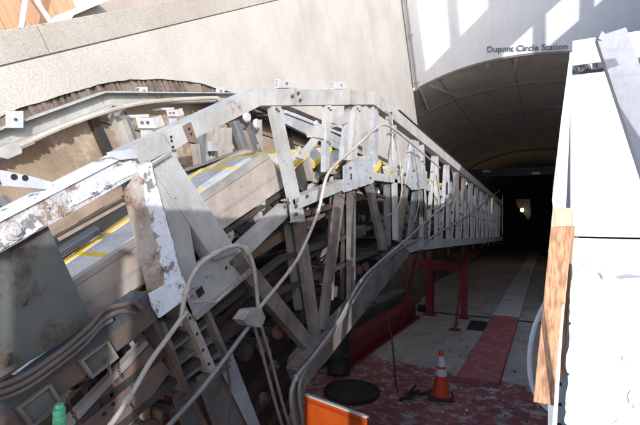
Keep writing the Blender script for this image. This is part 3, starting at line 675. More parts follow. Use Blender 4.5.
# --- balustrade deck (near) and the dark far skirt
def longbox(name, pts, X, t, mat, parent=ES):
    return obj(name, MB().plate([PX(u, v, X) for u, v in pts], (-t, 0, 0)), mat, parent)
dk = longbox('deck_panel', [(-40, 364), (270, 158), (289, 184), (60, 340), (-40, 410)], XN-.17, .03, 'deck_panel')
longbox('deck_rail', [(-40, 357), (266, 152.5), (270, 157.5), (-40, 363.5)], XN-.165, .035, 'duct_grey')
longbox('deck_ridge', [(70, 313), (281, 170.5), (283, 173), (72, 317)], XN-.168, .012, 'duct_grey')
longbox('deck_lower_trim', [(60, 342), (289, 186), (291, 190), (62, 348)], XN-.19, .06, 'dark_rail')
longbox('far_skirt', [(40, 246), (135, 193), (150, 199), (60, 262)], -2.48, .04, 'mirror_dark')
longbox('wood_trim', [(40, 226), (125, 186), (132, 190), (44, 241)], -2.56, .05, 'wood_trim')
longbox('wood_trim', [(58, 238), (124, 202), (126, 204), (60, 241)], -2.47, .02, 'wood_trim')
obj('roller_bar', MB().tube([PX(56, 255, -2.42), PX(97, 230, -2.42)], .032, 16, smooth=False), 'bright_steel', ES)
longbox('far_skirt', [(165, 188), (245, 150), (262, 150), (180, 192)], -2.52, .04, 'deck_panel')
# --- steps
def step(Y, z, z_next, first=False):
    X0, X1 = -2.47, -1.69; mb = MB(); T = []
    def B_(x0, x1, y0, y1, a, b_, mi):
        P = [(x0,y0,a),(x1,y0,a),(x1,y1,a),(x0,y1,a),(x0,y0,b_),(x1,y0,b_),(x1,y1,b_),(x0,y1,b_)]
        P = [W(p) for p in P]; mb.hexa(P[:4], P[4:], mi)
    e = 0.035
    B_(X0+e, X1-e, Y, Y+.395-e, z-.03, z, 0)                       # tread
    B_(X0, X0+e, Y, Y+.395, z-.03, z+.004, 1); B_(X1-e, X1, Y, Y+.395, z-.03, z+.004, 1)
    B_(X0+e, X1-e, Y+.395-e, Y+.395, z-.03, z+.003, 1)
    B_(X0+.01, X1-.01, Y+.355, Y+.393, z-.24, z-.03, 2)            # riser
    o = obj('step', mb, ['tread', 'yellow_paint', 'duct_grey'], ES)
    mb = MB(); P = [W(p) for p in [(X0+.04, Y+.02, z-.03), (X0+.04, Y+.35, z-.03), (X0+.04, Y+.35, z-.26), (X0+.04, Y+.26, z-.30)]]
    mb.plate(P, (.02, 0, 0)); obj('step_frame', mb, 'dark_rail', o); obj('step_frame', MB().plate([p+Vector((.66, 0, 0)) for p in P], (.02, 0, 0)), 'dark_rail', o)
    for (yy, zz) in ((Y+.32, z-.30), (Y+.02, z-.12)):
        p = W((X1-.02, yy, zz)); obj('roller', MB().lathe(p-Vector((.02, 0, 0)), (1, 0, 0), [(.015, 0), (.048, 0), (.05, .004), (.05, .03), (.048, .034), (.016, .034), (.012, .05)], 16), 'white_pipe', o)
Y = 0.60; z = -1.03; dz = 0.0
for k in range(26):
    step(Y, z, z); Y += .40
    if Y > 2.3: dz = min(.231, dz+.06)
    z -= dz
# --- dark machinery inside: tracks, return steps, tie rods
for X_ in (-1.62, -2.55):
    for dn in (-.02, -.35, -.62):
        mb = MB(); P = [Vector((X_, .7, -.75+dn*.5)), Vector((X_, 2.6, .02+dn*.8)), Vector((X_, 4.4, .30+dn)), Vector((X_, 18, .02+dn))]
        for a, b_ in zip(P, P[1:]): mb.beam(a, b_, .05, .035)
        if P[2][2] > -.4 : obj('track', mb, 'dark_rail', ES)
random.seed(21)
for k in range(20):
    t = k/19; S = 1.2+3.6*t; n = -1.1+0.75*t+random.uniform(-.05, .05)
    mb = MB().tube([(-2.5, S, n), (-1.72, S, n)], .03, 8, smooth=False); obj('step_axle', mb, 'greasy_steel', ES)
    for X_ in (-1.70, -2.5): obj('return_roller', MB().lathe((X_, S, n), (1, 0, 0), [(.012, -.02), (.05, -.02), (.055, 0), (.05, .02), (.02, .024)], 14), 'rust_steel' if k % 3 else 'dark_rail', ES)
for (u0, v0, u1, v1, w, X_, mt) in [(225, 425, 335, 300, 5, -1.85, 'dark_rail'), (245, 425, 350, 312, 4, -1.8, 'dark_rail'), (200, 400, 330, 262, 6, -2.1, 'greasy_steel'), (270, 425, 345, 335, 5, -1.7, 'greasy_steel'),
        (215, 330, 340, 225, 5, -1.8, 'dark_rail'), (236, 318, 335, 238, 3, -1.75, 'dark_rail'), (250, 350, 345, 270, 4, -2.2, 'dark_rail'), (60, 425, 120, 360, 6, -1.9, 'greasy_steel'), (300, 262, 350, 230, 4, -1.9, 'dark_rail'),
        (225, 270, 330, 208, 9, -1.72, 'brown_plate'), (262, 298, 292, 300, 8, -2.0, 'brown_plate'), (322, 290, 332, 292, 12, -1.9, 'brown_plate'), (360, 258, 410, 225, 4, -1.7, 'dark_rail'), (360, 300, 400, 262, 4, -2.0, 'dark_rail')]:
    bar('track_rail', u0, v0, u1, v1, w, w, X_, .05, mt)
obj('blue_marker', MB().plate([PX(u, v, -1.82) for u, v in [(267, 288), (273, 278), (278, 284), (277, 291), (269, 291)]], (-.02, 0, 0)), 'blue_tape', ES)
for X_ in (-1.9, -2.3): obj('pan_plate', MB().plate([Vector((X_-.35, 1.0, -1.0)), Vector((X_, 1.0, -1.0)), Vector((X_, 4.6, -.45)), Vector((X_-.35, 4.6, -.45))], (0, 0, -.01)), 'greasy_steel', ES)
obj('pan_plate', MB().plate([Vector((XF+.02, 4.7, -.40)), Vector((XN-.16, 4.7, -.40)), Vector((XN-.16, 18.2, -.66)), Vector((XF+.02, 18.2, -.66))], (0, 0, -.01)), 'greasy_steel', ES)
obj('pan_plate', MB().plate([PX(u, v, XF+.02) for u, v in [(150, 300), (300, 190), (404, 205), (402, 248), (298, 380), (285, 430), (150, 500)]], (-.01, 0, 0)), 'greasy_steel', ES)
random.seed(33)
for k in range(9):
    u0, v0 = random.uniform(190, 330), random.uniform(230, 300); P = []
    for t in range(5): P.append(PX(u0+t*random.uniform(8, 22), v0-t*random.uniform(4, 14)+(12 if t in (1, 2, 3) else 0), random.uniform(-2.3, -1.7)))
    obj('wiring', MB().tube(P, .009, 6), random.choice(['black_rubber', 'cable_jacket', 'conduit_steel']), ES)
for k, (u, v, w, h_, X_) in enumerate([(302, 232, 16, 12, -2.0), (360, 232, 12, 10, -1.8), (388, 225, 10, 9, -1.9), (330, 252, 10, 14, -1.9), (284, 320, 18, 12, -2.1)]):
    longbox('junction_box', [(u-w/2, v-h_/2+2), (u+w/2, v-h_/2-2), (u+w/2, v+h_/2-2), (u-w/2, v+h_/2+2)], X_, .1, 'grimy_shade_blue')
wheels = [PX(u, v, -1.70) for u, v in [(284, 219), (306, 211), (321, 207), (335, 203), (347, 200)]]+[Vector((-1.66, 4.3+.34*k, .33-.01*k)) for k in range(14)]
for q in wheels:
    t_ = obj('step_wheel', MB().lathe(q, (1, 0, 0), [(.010, -.02), (.050, -.02), (.055, -.01), (.055, .01), (.050, .02), (.034, .022), (.034, .012), (.010, .012)], 18), 'black_rubber', ES)
    obj('hub', MB().lathe(q, (1, 0, 0), [(.033, .0125), (.030, .020), (.014, .022), (.010, .034)], 14), 'galvanised', t_)
# lower-left machinery
obj('support_plate', MB().plate([PX(u, v, XN-.10) for u, v in [(60, 440), (150, 345), (170, 372), (120, 440)]], (-.02, 0, 0)), 'brown_plate', ES)
obj('support_plate', MB().plate([PX(u, v, XN-.080) for u, v in [(56, 433), (146, 340), (149, 344), (60, 440)]], (-.035, 0, 0)), 'duct_grey', ES)
for (u, v) in ((101, 405), (111, 395), (113, 404), (104, 414)):
    obj('bolt_hole', MB().lathe(PX(u, v, XN-.098), (1, 0, 0), [(.009, 0), (.009, .003)], 10), 'slot_black', ES)
for (u, v, r) in ((115, 372, .045), (88, 388, .03), (272, 366, .04), (262, 398, .04), (345, 312, .035)):
    obj('bearing', MB().lathe(PX(u, v, XN-.2), (1, 0, 0), [(r, 0), (r, .02), (r*.8, .03), (r*.5, .02), (r*.45, .02), (r*.4, .05)], 20), 'rust_steel', ES)
# louvred cage: rails and two columns of sloping shelves
for (u0, v0, u1, v1, wd, mt) in [(163, 322, 188, 392, 4, 'grimy_shade_paint'), (183, 300, 214, 372, 7, 'white_pipe'), (206, 306, 230, 362, 4, 'grimy_shade_paint')]:
    bar('cage_rail', u0, v0, u1, v1, wd, wd, XN-.06, .14, mt)
for (u, v) in ((190, 318), (197, 334), (203, 350), (209, 364)): obj('rail_hole', MB().lathe(PX(u, v, XN-.058), (1, 0, 0), [(.008, 0), (.008, .002)], 10), 'slot_black', ES)
for k in range(5):
    du, dv = k*5.6, k*15.2
    bar('cage_shelf', 163+du, 338+dv, 185+du, 321+dv, 2.6, 2.6, XN-.09, .15, 'grimy_shade_paint'); bar('cage_shelf', 190+du, 319+dv, 208+du, 305+dv, 2.6, 2.6, XN-.09, .15, 'grimy_shade_paint')
obj('cage_back', MB().plate([PX(u, v, XN-.26) for u, v in [(162, 320), (208, 300), (232, 362), (190, 395)]], (-.005, 0, 0)), 'greasy_steel', ES)
longbox('shield_sheet', [(196, 378), (218, 362), (256, 440), (222, 450)], XN-.12, .006, 'grimy_shade_paint')
longbox('shield_sheet', [(222, 372), (232, 352), (262, 430), (258, 446)], XN-.10, .006, 'blue_grey')
longbox('shield_sheet', [(172, 395), (186, 388), (212, 440), (190, 450)], XN-.13, .006, 'cover_plate')

# ---- cover plate hanging at the left
cp = longbox('cover_plate', [(-60, 262), (46, 222), (92, 322), (60, 344), (0, 378), (-60, 410)], XN-.035, .012, 'cover_plate')
for (u, v) in ((27, 296), (9, 357)):
    mb = MB().tube([PX(u+1, v-3, XN-.02), PX(u-1, v+3, XN-.0), PX(u-3, v+9, XN-.02)], [.006, .008, .005], 8); obj('hook_bolt', mb, 'rust_steel', cp)

# ================================================================ LOOSE THINGS ON THE TRUSS
def cable(name, pts, r, mat, label, cat, group=None, X=XN+.02, n=10):
    P = [PX(p[0], p[1], p[2] if len(p) > 2 else X) for p in pts]
    mb = MB().tube(P, r, n)
    if mat in ('white_pipe', 'conduit_steel') and r > .009:
        for a, b_ in list(zip(P, P[1:]))[1:-1:2]:
            d = (b_-a).normalized(); mb.tube([a-d*.018, a+d*.018], r*1.35, n, smooth=False)
    return tag(obj(name, mb, mat), label, cat, group)
cable('cable', [(-20, 392), (20, 378), (60, 352), (88, 328), (105, 310), (122, 305), (134, 303), (142, 309)], .010, 'cable_jacket', 'thick brown cable along the head of the truss, uppermost of three', 'cable', 'brown cables under the cover plate')
cable('cable', [(-20, 399), (21, 385), (61, 358), (90, 334), (106, 318), (122, 311), (134, 314)], .010, 'cable_jacket', 'thick brown cable along the head of the truss, middle of three', 'cable', 'brown cables under the cover plate', X=XN+.03)
cable('cable', [(-20, 406), (20, 392), (55, 369), (84, 346), (100, 328), (112, 320)], .008, 'cable_jacket', 'thick brown cable along the head of the truss, lowest of three', 'cable', 'brown cables under the cover plate', X=XN+.035)
cable('steel_rod', [(163, 432, XN+.12), (205, 385, XN+.10), (253, 321, XN+.08)], .0125, 'conduit_steel', 'dark steel conduit rising from the bottom edge to the small junction box', 'pipe', X=XN+.1)
cable('bent_conduit', [(256, 312), (290, 270), (303, 248), (318, 212), (326, 178), (336, 164), (352, 150), (374, 130), (384, 125), (400, 134), (440, 168)], .0115, 'white_pipe', 'long pale bent conduit climbing across the truss posts from the junction box', 'pipe', X=XN+.05)
cable('hose', [(180, 326), (186, 292), (197, 268), (214, 254), (234, 246), (246, 250), (253, 264), (256, 284), (258, 308)], .0115, 'white_pipe', 'pale flexible hose arching over the gusset plate beside the big diagonal', 'hose', X=XN+.03)
cable('hose', [(212, 338), (222, 350), (228, 372), (230, 400), (228, 430)], .008, 'cable_jacket', 'thin dark hose hanging behind the steel conduit', 'hose', X=XN-.03)
cable('white_pipe', [(104, 434, XN+.08), (128, 400, XN+.07), (150, 362, XN+.06), (166, 340, XN+.05), (186, 312, XN+.03)], .0115, 'white_pipe', 'chalky white pipe slanting up to the peeled end post', 'pipe')
cable('rusty_pole', [(144, 304, XN-.02), (168, 350, XN-.02), (212, 440, XN-.02)], .013, 'rust_steel', 'rusty brown tube slanting down beside the shelf cage', 'pipe')
for k, (dx, l) in enumerate(((0, 'left of the two thin conduits dropping from the junction box'), (7, 'right of the two thin conduits dropping from the junction box'))):
    cable('drop_conduit', [(254+dx, 326), (262+dx, 352), (272+dx, 390), (278+dx, 412), (286+dx, 436)], .010, 'conduit_steel', l, 'pipe', 'conduits dropping from the junction box', X=XN+.01)
jb = tag(obj('junction_box', MB().plate([PX(u, v, XN+.10) for u, v in [(243, 320), (250, 310), (262, 308), (266, 318), (262, 328), (249, 326)]], (-.07, 0, 0)), 'duct_grey', bevel=.004), 'small grey conduit junction box where the bent conduit meets the steel rod', 'junction box')
# pipes along the outside of the bottom chord
cable('chord_pipe', [(452, 200), (430, 218), (408, 238), (380, 262), (360, 282), (338, 322), (314, 355), (296, 378), (291, 400), (297, 435)], .015, 'conduit_steel', 'grey pipe along the bend of the lower truss chord, upper of two', 'pipe', 'pipes along the lower chord', X=XN+.05)
cable('chord_pipe', [(424, 236), (405, 246), (388, 258), (370, 276), (350, 306), (328, 340), (308, 366), (299, 388), (304, 435)], .013, 'conduit_steel', 'grey pipe along the bend of the lower truss chord, lower of two', 'pipe', 'pipes along the lower chord', X=XN+.03)
cable('chord_pipe', [(500, 190), (470, 214), (440, 232), (428, 240)], .016, 'conduit_steel', 'thin straight pipe crossing the posts near the tunnel mouth', 'pipe', 'pipes along the lower chord', X=XN+.02)
for k, pts in enumerate([[(390, 116), (398, 150), (402, 190), (396, 210), (388, 215)], [(414, 150), (420, 190), (424, 206), (432, 209), (440, 204), (436, 175)], [(384, 110), (392, 118), (392, 160)], [(404, 178), (408, 205), (414, 222), (419, 200), (417, 182)], [(452, 170), (456, 195), (450, 214), (446, 228)], [(300, 140), (312, 150), (318, 160)]][:5]):
    cable('loose_wire', pts, .007, 'white_pipe' if k % 2 == 0 else 'conduit_steel', ['thin pale wire looping down the post at the top of the slope', 'thin grey wire looped in a wide U between two posts', 'short wire clipped under the kink of the top chord', 'narrow U of grey wire under the second gusset plate', 'thin wire snaking down near the tunnel mouth'][k], 'wire', 'loose wires in the truss', X=XN+.0, n=6)
# spoon-like cut bracket hanging at (305-345,130-165)
cb = MB().plate([PX(u, v, XN-.05) for u, v in [(296, 157), (300, 146), (303, 150), (314, 136), (320, 139), (304, 160)]], (-.012, 0, 0))
cb.plate([PX(u, v, XN-.04) for u, v in [(311, 127), (322, 124), (327, 132), (325, 139), (313, 137)]], (-.05, 0, 0)); cb.plate([PX(u, v, XN-.06) for u, v in [(333, 110), (338, 109), (337, 124), (332, 123)]], (-.012, 0, 0))
cb.plate([PX(u, v, XN-.07) for u, v in [(330, 122), (350, 114), (350, 122), (332, 128)]], (-.02, 0, 0))
obj('cut_bracket', cb, 'grey_paint', ES)
# little green valve hanging at lower left
gv = thing('valve', PX(60, 424, XN+.06), 'small bright green plastic cylinder hanging on the lower chord at the bottom left', 'valve')
mb = MB(); base = PX(59, 428, XN+.06); tp = PX(59.5, 404, XN+.06); ax = tp-base; L = ax.length
mb.lathe(base, ax, [(.018, 0), (.020, L*.1), (.020, L*.45), (.016, L*.5), (.020, L*.55), (.020, L*.8)], 16); obj('body', mb, 'green_plastic', gv)
obj('cap', MB().lathe(base+ax*.8, ax, [(.013, 0), (.016, L*.05), (.014, L*.2)], 12), 'green_plastic', gv)
# chains in the machinery at lower left
for (pts, l) in (([(68, 400), (72, 412), (80, 425), (86, 440)], 'rusty chain hanging beside the green valve'), ([(106, 360), (112, 376), (116, 388)], 'rusty chain hanging in front of the bearing'), ([(126, 396), (136, 412), (144, 430)], 'rusty chain hanging below the brown plate with holes')):
    mb = MB(); P = [PX(u, v, XN+.02) for u, v in pts]
    tot = []
    for a, b_ in zip(P, P[1:]):
        n = max(2, int((b_-a).length/.016))
        for k in range(n): tot.append(a.lerp(b_, k/n))
    for i, p in enumerate(tot):
        d = (P[-1]-P[0]).normalized(); x = Vector((1, 0, 0)) if i % 2 else d.cross(Vector((1, 0, 0))).normalized()
        mb.tube([p+d*.010+x*.0, p+x*.006, p-d*.010, p-x*.006, p+d*.010], .0022, 5, fine=2)
    tag(obj('chain', mb, 'rust_steel'), l, 'chain', 'short rusty chains')

# ================================================================ RED SUPPORT FRAME
rf = thing('support_frame', (-2.1, 12.9, FL), 'dark red steel trestle of columns and beam holding up the escalator truss', 'support frame')
def hcol(X_, S_, n0, n1, w=.16, mat='red_paint'):
    mb = MB(); mb.box(X_-w/2, X_+w/2, S_-w/2, S_-w/2+.02, n0+.02, n1); mb.box(X_-w/2, X_+w/2, S_+w/2-.02, S_+w/2, n0+.02, n1); mb.box(X_-.012, X_+.012, S_-w/2+.02, S_+w/2-.02, n0+.02, n1)
    mb.box(X_-w*.8, X_+w*.8, S_-w*.8, S_+w*.8, n0, n0+.02); return mb
obj('column', hcol(-2.06, 12.9, FL, -.58), 'red_paint', rf); obj('column', hcol(-3.0, 12.9, FL, -.58, .2), 'red_paint', rf)
obj('beam', MB().box(-3.3, -2.17, 12.82, 12.98, -1.35, -1.08), 'red_paint', rf); obj('beam', MB().box(-3.2, -1.5, 12.8, 13.0, -.58, -.52), 'red_paint', rf)
obj('collar', MB().box(-2.17, -1.95, 12.79, 13.01, -1.3, -1.12), 'red_paint', rf)
tp = Vector((-2.0, 12.75, -.8)); bs = PN(455, 330, FL)
obj('brace', MB().beam(bs, tp, .06, .05), 'red_paint', rf); obj('foot_plate', MB().box(bs.x-.12, bs.x+.12, bs.y-.1, bs.y+.1, FL, FL+.03), 'rust_steel', rf)
b2 = PN(398, 332, FL); obj('brace', MB().beam(b2, Vector((-2.9, 11.2, -.6)), .06, .05), 'red_paint', rf)
# hanging chain by the truss end
mb = MB(); a = PX(502.5, 196, -1.42); b_ = a+Vector((0, 0, -1.35))
for i in range(34):
    p = a.lerp(b_, i/34); x = Vector((1, 0, 0)) if i % 2 else Vector((0, 1, 0)); d = Vector((0, 0, -1))
    mb.tube([p+d*.026, p+x*.016, p-d*.026, p-x*.016, p+d*.026], .006, 5, fine=2)
tag(obj('chain', mb, 'galvanised'), 'pale chain hanging by the far end of the truss in the dark tunnel', 'chain')

# ================================================================ FLOOR CLUTTER
# long red steel beam lying by the left wall
mb = MB(); mb.box(-3.45, -3.15, 7.4, 12.4, FL+.001, FL+.05); mb.box(-3.32, -3.28, 7.4, 12.4, FL+.05, FL+.45); mb.box(-3.45, -3.15, 7.4, 12.4, FL+.45, FL+.5)
tag(obj('steel_beam', mb, 'red_paint'), 'long dark red steel beam lying along the shaft floor behind the hanging cable', 'beam')
mb = MB(); mb.box(-3.9, -3.6, 4, 12.6, FL, FL+.62); mb.box(-3.9, -3.56, 4, 12.6, FL+.62, FL+.72)
tag(obj('ledge', mb, 'ledge_concrete'), 'low concrete ledge along the foot of the inner wall', 'ledge')
tag(obj('ledge', MB().box(-5.85, -4.5, 13.1, 40, FL, FL+.55), 'ledge_concrete'), 'concrete ledge along the tunnel side past the red trestle', 'ledge')
# traffic cone
cq = PN(441, 397, FL); 
ct = thing('traffic_cone', cq, 'orange traffic cone with two white reflective collars on a black base', 'traffic cone')
s_ = .72/.7
a_ = R(14); ca, sa = math.cos(a_), math.sin(a_)
def rp(x, y, z): return cq+Vector((x*ca-y*sa, x*sa+y*ca, z))
mb = MB(); w = .19
mb.hexa([rp(-w, -w, 0), rp(w, -w, 0), rp(w, w, 0), rp(-w, w, 0)], [rp(-w*.97, -w*.97, .035), rp(w*.97, -w*.97, .035), rp(w*.97, w*.97, .035), rp(-w*.97, w*.97, .035)])
obj('base', mb, 'cone_base_rubber', ct, bevel=.008)
def rad(h): return .135-(.135-.028)*(h/.70)
prof = [(.150, .035), (.150, .045), (rad(.05)+.005, .05)]+[(rad(h/20), h/20) for h in range(2, 15)]+[(.022, .705), (.012, .70)]
obj('body', MB().lathe(cq, (0, 0, 1), prof, 32), 'orange_plastic', ct)
for h0, h1 in ((.33, .43), (.47, .62)):
    obj('collar', MB().lathe(cq, (0, 0, 1), [(rad(h0)+.0005, h0), (rad(h0)+.003, h0+.002), (rad(h1)+.003, h1-.002), (rad(h1)+.0005, h1)], 32), 'reflective_white', ct)
# black discs / drum under the truss
dq = PN(352, 394, FL)
tag(obj('rubber_disc', MB().lathe(dq, (0, 0, 1), [(.40, 0), (.43, .02), (.43, .07), (.40, .09), (.12, .10)], 32), 'black_rubber'), 'round black rubber disc lying flat on the red floor by the orange board', 'disc')
e0 = PN(346, 384, FL)
tag(obj('rubber_drum', MB().lathe(e0+Vector((-.28, .35, .02)), (-.1, .1, 1), [(.17, 0), (.20, .03), (.20, .25), (.23, .27), (.23, .32), (.20, .34), (.20, .80), (.22, .83), (.19, .86), (.05, .86)], 28), 'black_rubber'), 'tall black drum standing in shade behind the flat disc', 'drum')
# orange board at bottom
S_ = 3.7
ob = thing('sign_board', PS(335, 425, S_), 'orange board with a pale top edge, propped at the bottom of the pit', 'board')
c4 = [PS(305, 396, S_+.15), PS(367, 419, S_-.15), PS(366, 500, S_-.2), PS(300, 500, S_+.1)]
obj('panel', MB().plate(c4, (0, .02, 0)), 'sign_orange', ob)
def inset(f): c_ = sum(c4, Vector())/4; return [p.lerp(c_, f) for p in c4]
i1, i2 = inset(.05), inset(.12); mb = MB()
for k in range(4): j = (k+1) % 4; e = Vector((0, -.004, 0)); mb.hexa([i1[k], i1[j], i2[j], i2[k]], [i1[k]+e, i1[j]+e, i2[j]+e, i2[k]+e])
obj('border', mb, 'sign_border', ob)
obj('edge_trim', MB().beam(c4[0]+Vector((0, .01, .012)), c4[1]+Vector((0, .01, .012)), .035, .014), 'sign_edge', ob)
# hanging black cable to the floor
P = [PN(398, 392, FL+.01), PN(396, 384, FL+.03), PX(394, 360, -2.2), PX(391, 335, -2.3), PX(384, 312, -2.4), PX(376, 304, -2.5), PX(366, 300, -2.6)]
tag(obj('hanging_cable', MB().tube(P, .016, 8), 'cable_jacket'), 'dark cable hanging from the truss down to the red floor left of the cone', 'cable')
tag(obj('hanging_cable', MB().tube([PX(372, 306, -2.5), PX(380, 313, -2.45), PX(386, 316, -2.5)], .01, 6), 'cable_jacket'), 'short dark cable end beside the long hanging cable', 'cable')
# floor plate
def fbox(name, u, v, sx, sy, h, mat, label, cat, rot=0, group=None):
    q = PN(u, v, FL); ca, sa = math.cos(rot), math.sin(rot)
    r_ = lambda x, y, z: q+Vector((x*ca-y*sa, x*sa+y*ca, z))
    mb = MB().hexa([r_(-sx, -sy, .002), r_(sx, -sy, .002), r_(sx, sy, .002), r_(-sx, sy, .002)], [r_(-sx*.95, -sy*.95, h), r_(sx*.95, -sy*.95, h), r_(sx*.95, sy*.95, h), r_(-sx*.95, sy*.95, h)])
    return tag(obj(name, mb, mat), label, cat, group)
fbox('floor_plate', 479, 326, .26, .55, .02, 'dark_rail', 'flat dark metal plate on the floor left of the red walkway', 'plate', .05)
fbox('rubbish_bag', 424, 311, .18, .16, .16, 'black_rubber', 'crumpled black lump on the floor beside the red trestle', 'rubbish', .4)
fbox('wood_scrap', 430, 313, .05, .12, .14, 'wood_trim', 'small orange brown offcut beside the black lump', 'offcut', .7)
# metal scrap by the cone
sc0 = PN(411, 397, FL); mb = MB()
random.seed(4)
for k in range(7):
    a = sc0+Vector((random.uniform(-.12, .12), random.uniform(-.15, .15), .02)); b_ = a+Vector((random.uniform(-.15, .15), random.uniform(-.2, .2), random.uniform(0, .12))); mb.beam(a, b_, .04, .015)
tag(obj('metal_scrap', mb, 'dark_rail'), 'tangle of dark bent metal scrap on the red floor left of the cone', 'scrap')
# tiny debris
random.seed(9); mb = MB()
for k in range(420):
    X_ = random.uniform(-3.2, .2); S_k = random.uniform(5.2, 14) if k % 3 else random.uniform(5.2, 8.5); r = random.choice((.006, .009, .014, .022))*random.uniform(.6, 1.3)
    c_ = Vector((X_, S_k, FL+.003)); pts = [c_+Vector((random.uniform(.5, 1)*r*math.cos(a), random.uniform(.5, 1)*r*math.sin(a), 0)) for a in (0, 1.3, 2.5, 3.9, 5.2)]
    mb.plate(pts, (random.uniform(-.3, .3)*r, 0, r*.8), mi=random.choice((0, 0, 1, 2)))
tag(obj('grit', mb, ['ledge_concrete', 'white_tarp', 'lower_wall']), 'scattered concrete crumbs and paint flakes on the shaft floor', 'debris', kind='stuff')
# hanging lamps in the tunnel and on the truss
def lamp(q, r, mat, label, group, cord=.4):
    t = thing('work_lamp', q, label, 'lamp', group)
    obj('bulb', MB().lathe(q-Vector((0, 0, r)), (0, 0, 1), [(r*.3, 0), (r*.8, r*.4), (r, r), (r*.8, r*1.6), (r*.35, r*2)], 14), mat, t)
    obj('cap', MB().lathe(q+Vector((0, 0, r)), (0, 0, 1), [(r*.4, 0), (r*.4, r*.8)], 10), 'dark_rail', t)
    obj('cord', MB().tube([q+Vector((0, 0, r*1.8)), q+Vector((0, 0, r*1.8+cord))], .008, 5, smooth=False), 'black_rubber', t)
lamp(PS(522, 210, 30), .10, 'lamp_warm', 'bright warm lamp hanging alone deep in the dark tunnel', 'tunnel lamps', 2)
for (u, v, r, l) in [(437, 177, .035, 'amber lamp behind the truss posts, left of three'), (455, 184, .035, 'amber lamp behind the truss posts, middle of three'), (465.5, 183.5, .04, 'amber lamp behind the truss posts, right of three'), (486, 201, .05, 'small pale lamp near the far end of the truss')]:
    lamp(PX(u, v, XN-.25), r, 'lamp_amber' if u < 480 else 'lamp_warm', l, 'lamps on the truss', .1)
# cross beam high in the tunnel with fixtures
tb = thing('tunnel_beam', (-.7, 29.5, 3.0), 'dark beam across the tunnel high above the far end of the truss', 'beam')
obj('beam', MB().box(-4.9, 3.6, 29.3, 29.7, 2.85, 3.3), 'dark_rail', tb)
for u, v in ((487, 171.5), (536, 173.5)):
    q = PS(u, v, 29.1); obj('fixture', MB().box(q.x-.22, q.x+.22, 29.0, 29.29, q.z-.05, q.z+.07), 'lamp_glass', tb)
rb = PS(527, 205, 31); tag(obj('rag', MB().plate([PS(u, v, 31) for u, v in [(516, 199), (530, 199), (531, 216), (528, 220), (524, 214), (517, 206)]], (0, .1, 0)), 'dark_rail'), 'pale torn sheet behind the bright tunnel lamp', 'sheet')

# ================================================================ RIGHT FOREGROUND
XR = .075; SR = 1.95
wp = thing('panel_stack', (.6, 2.4, -1.2), 'tall white panel-clad casing filling the right edge, overexposed in the sun', 'casing')
XE = 1.45
obj('front_panel', MB().box(XR, XE, SR, SR+.03, -.048, .565), 'white_panel', wp, bevel=.004)
obj('front_panel', MB().box(XR+.003, XE, SR+.01, SR+.035, -2.2, -.055), 'white_panel', wp, bevel=.004)
obj('front_panel', MB().box(XR+.006, XE, SR-.02, SR+.03, .595, .69), 'white_panel', wp, bevel=.004)
obj('top_panel', MB().box(XR+.02, XE, SR+.036, 9.0, .655, .685), 'white_panel', wp)
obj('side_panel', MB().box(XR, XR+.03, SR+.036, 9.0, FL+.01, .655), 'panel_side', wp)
shade_screen = thing('casing', (.9, .6, -1.4), 'added unseen screen panels beside the camera, shading the lower truss', 'casing')  # added screen out of view, its gaps and height set to shade the truss
for (S0, S1, nt_) in [(-2.2, -1.35, .34), (-1.27, -.92, .34), (-.80, 1.1, .48)]:
    obj('side_panel', MB().box(.36, .39, S0, S1, FL+.01, nt_), 'panel_side', shade_screen); obj('top_panel', MB().box(.36, .44, S0, S1, nt_+.004, nt_+.03), 'white_panel', shade_screen)
# crumpled dark wrap in the upper seam
mb = MB(); random.seed(2); n = 16; top_, bot_ = [], []
for k in range(n+1):
    x = XR-.01+k*(.13/n); z = .578+.004*math.sin(k*.9)+random.uniform(-.003, .003)+.0007*k
    top_.append(Vector((x, SR-.012-random.uniform(0, .012), z+.007+.004*k/n))); bot_.append(Vector((x, SR-.010, z-.007-.004*k/n)))
for k in range(n): mb.hexa([bot_[k], bot_[k+1], top_[k+1], top_[k]], [p+Vector((0, .02, 0)) for p in (bot_[k], bot_[k+1], top_[k+1], top_[k])])
obj('wrap_strip', mb, 'crumpled_black', wp)
# slotted steel strip with ragged white sheet hanging over it
obj('slotted_strip', MB().box(XR-.075, XR-.002, SR-.05, SR-.02, -2.0, -.10), 'slotted_steel', wp)
for k in range(12):
    z = -.30-k*.075; obj('slot', MB().box(XR-.055, XR-.03, SR-.052, SR-.0505, z, z+.012), 'slot_black', wp)
ws = thing('white_sheet', (XR+.4, SR-.1, -1.0), 'white sheet with a torn ragged edge draped over the lower right casing', 'sheet')
mb = MB(); random.seed(6); edge = []
for k in range(90):
    v = 262+k*2.2; u = 572-(v-262)*.045+3.5*noise.noise(Vector((k*.10, 0, 3)))+0.7*noise.noise(Vector((k*.37, 7, 3)))+(2.5 if k % 23 == 5 else 0); edge.append(PS(u, v, SR-.09))
topl = [PS(640+80-k*20, 276+4*math.sin(k*1.7)-1.2*k*0, SR-.09) for k in range(0, 7)]
ptsS = edge+[PS(760, 460, SR-.09), PS(760, 290, SR-.09)]+topl
mb.plate(ptsS, (0, .012, 0)); obj('sheet', mb, 'white_sheet', ws)
for (pp) in ([(603, 260), (606, 268), (604, 280), (600, 272)], [(608, 266), (618, 259), (624, 261), (617, 264)], [(634, 262), (642, 266), (642, 271), (636, 268)]):
    obj('tear', MB().plate([PS(u, v, SR-.1) for u, v in pp], (0, .006, 0)), 'panel_side', ws)
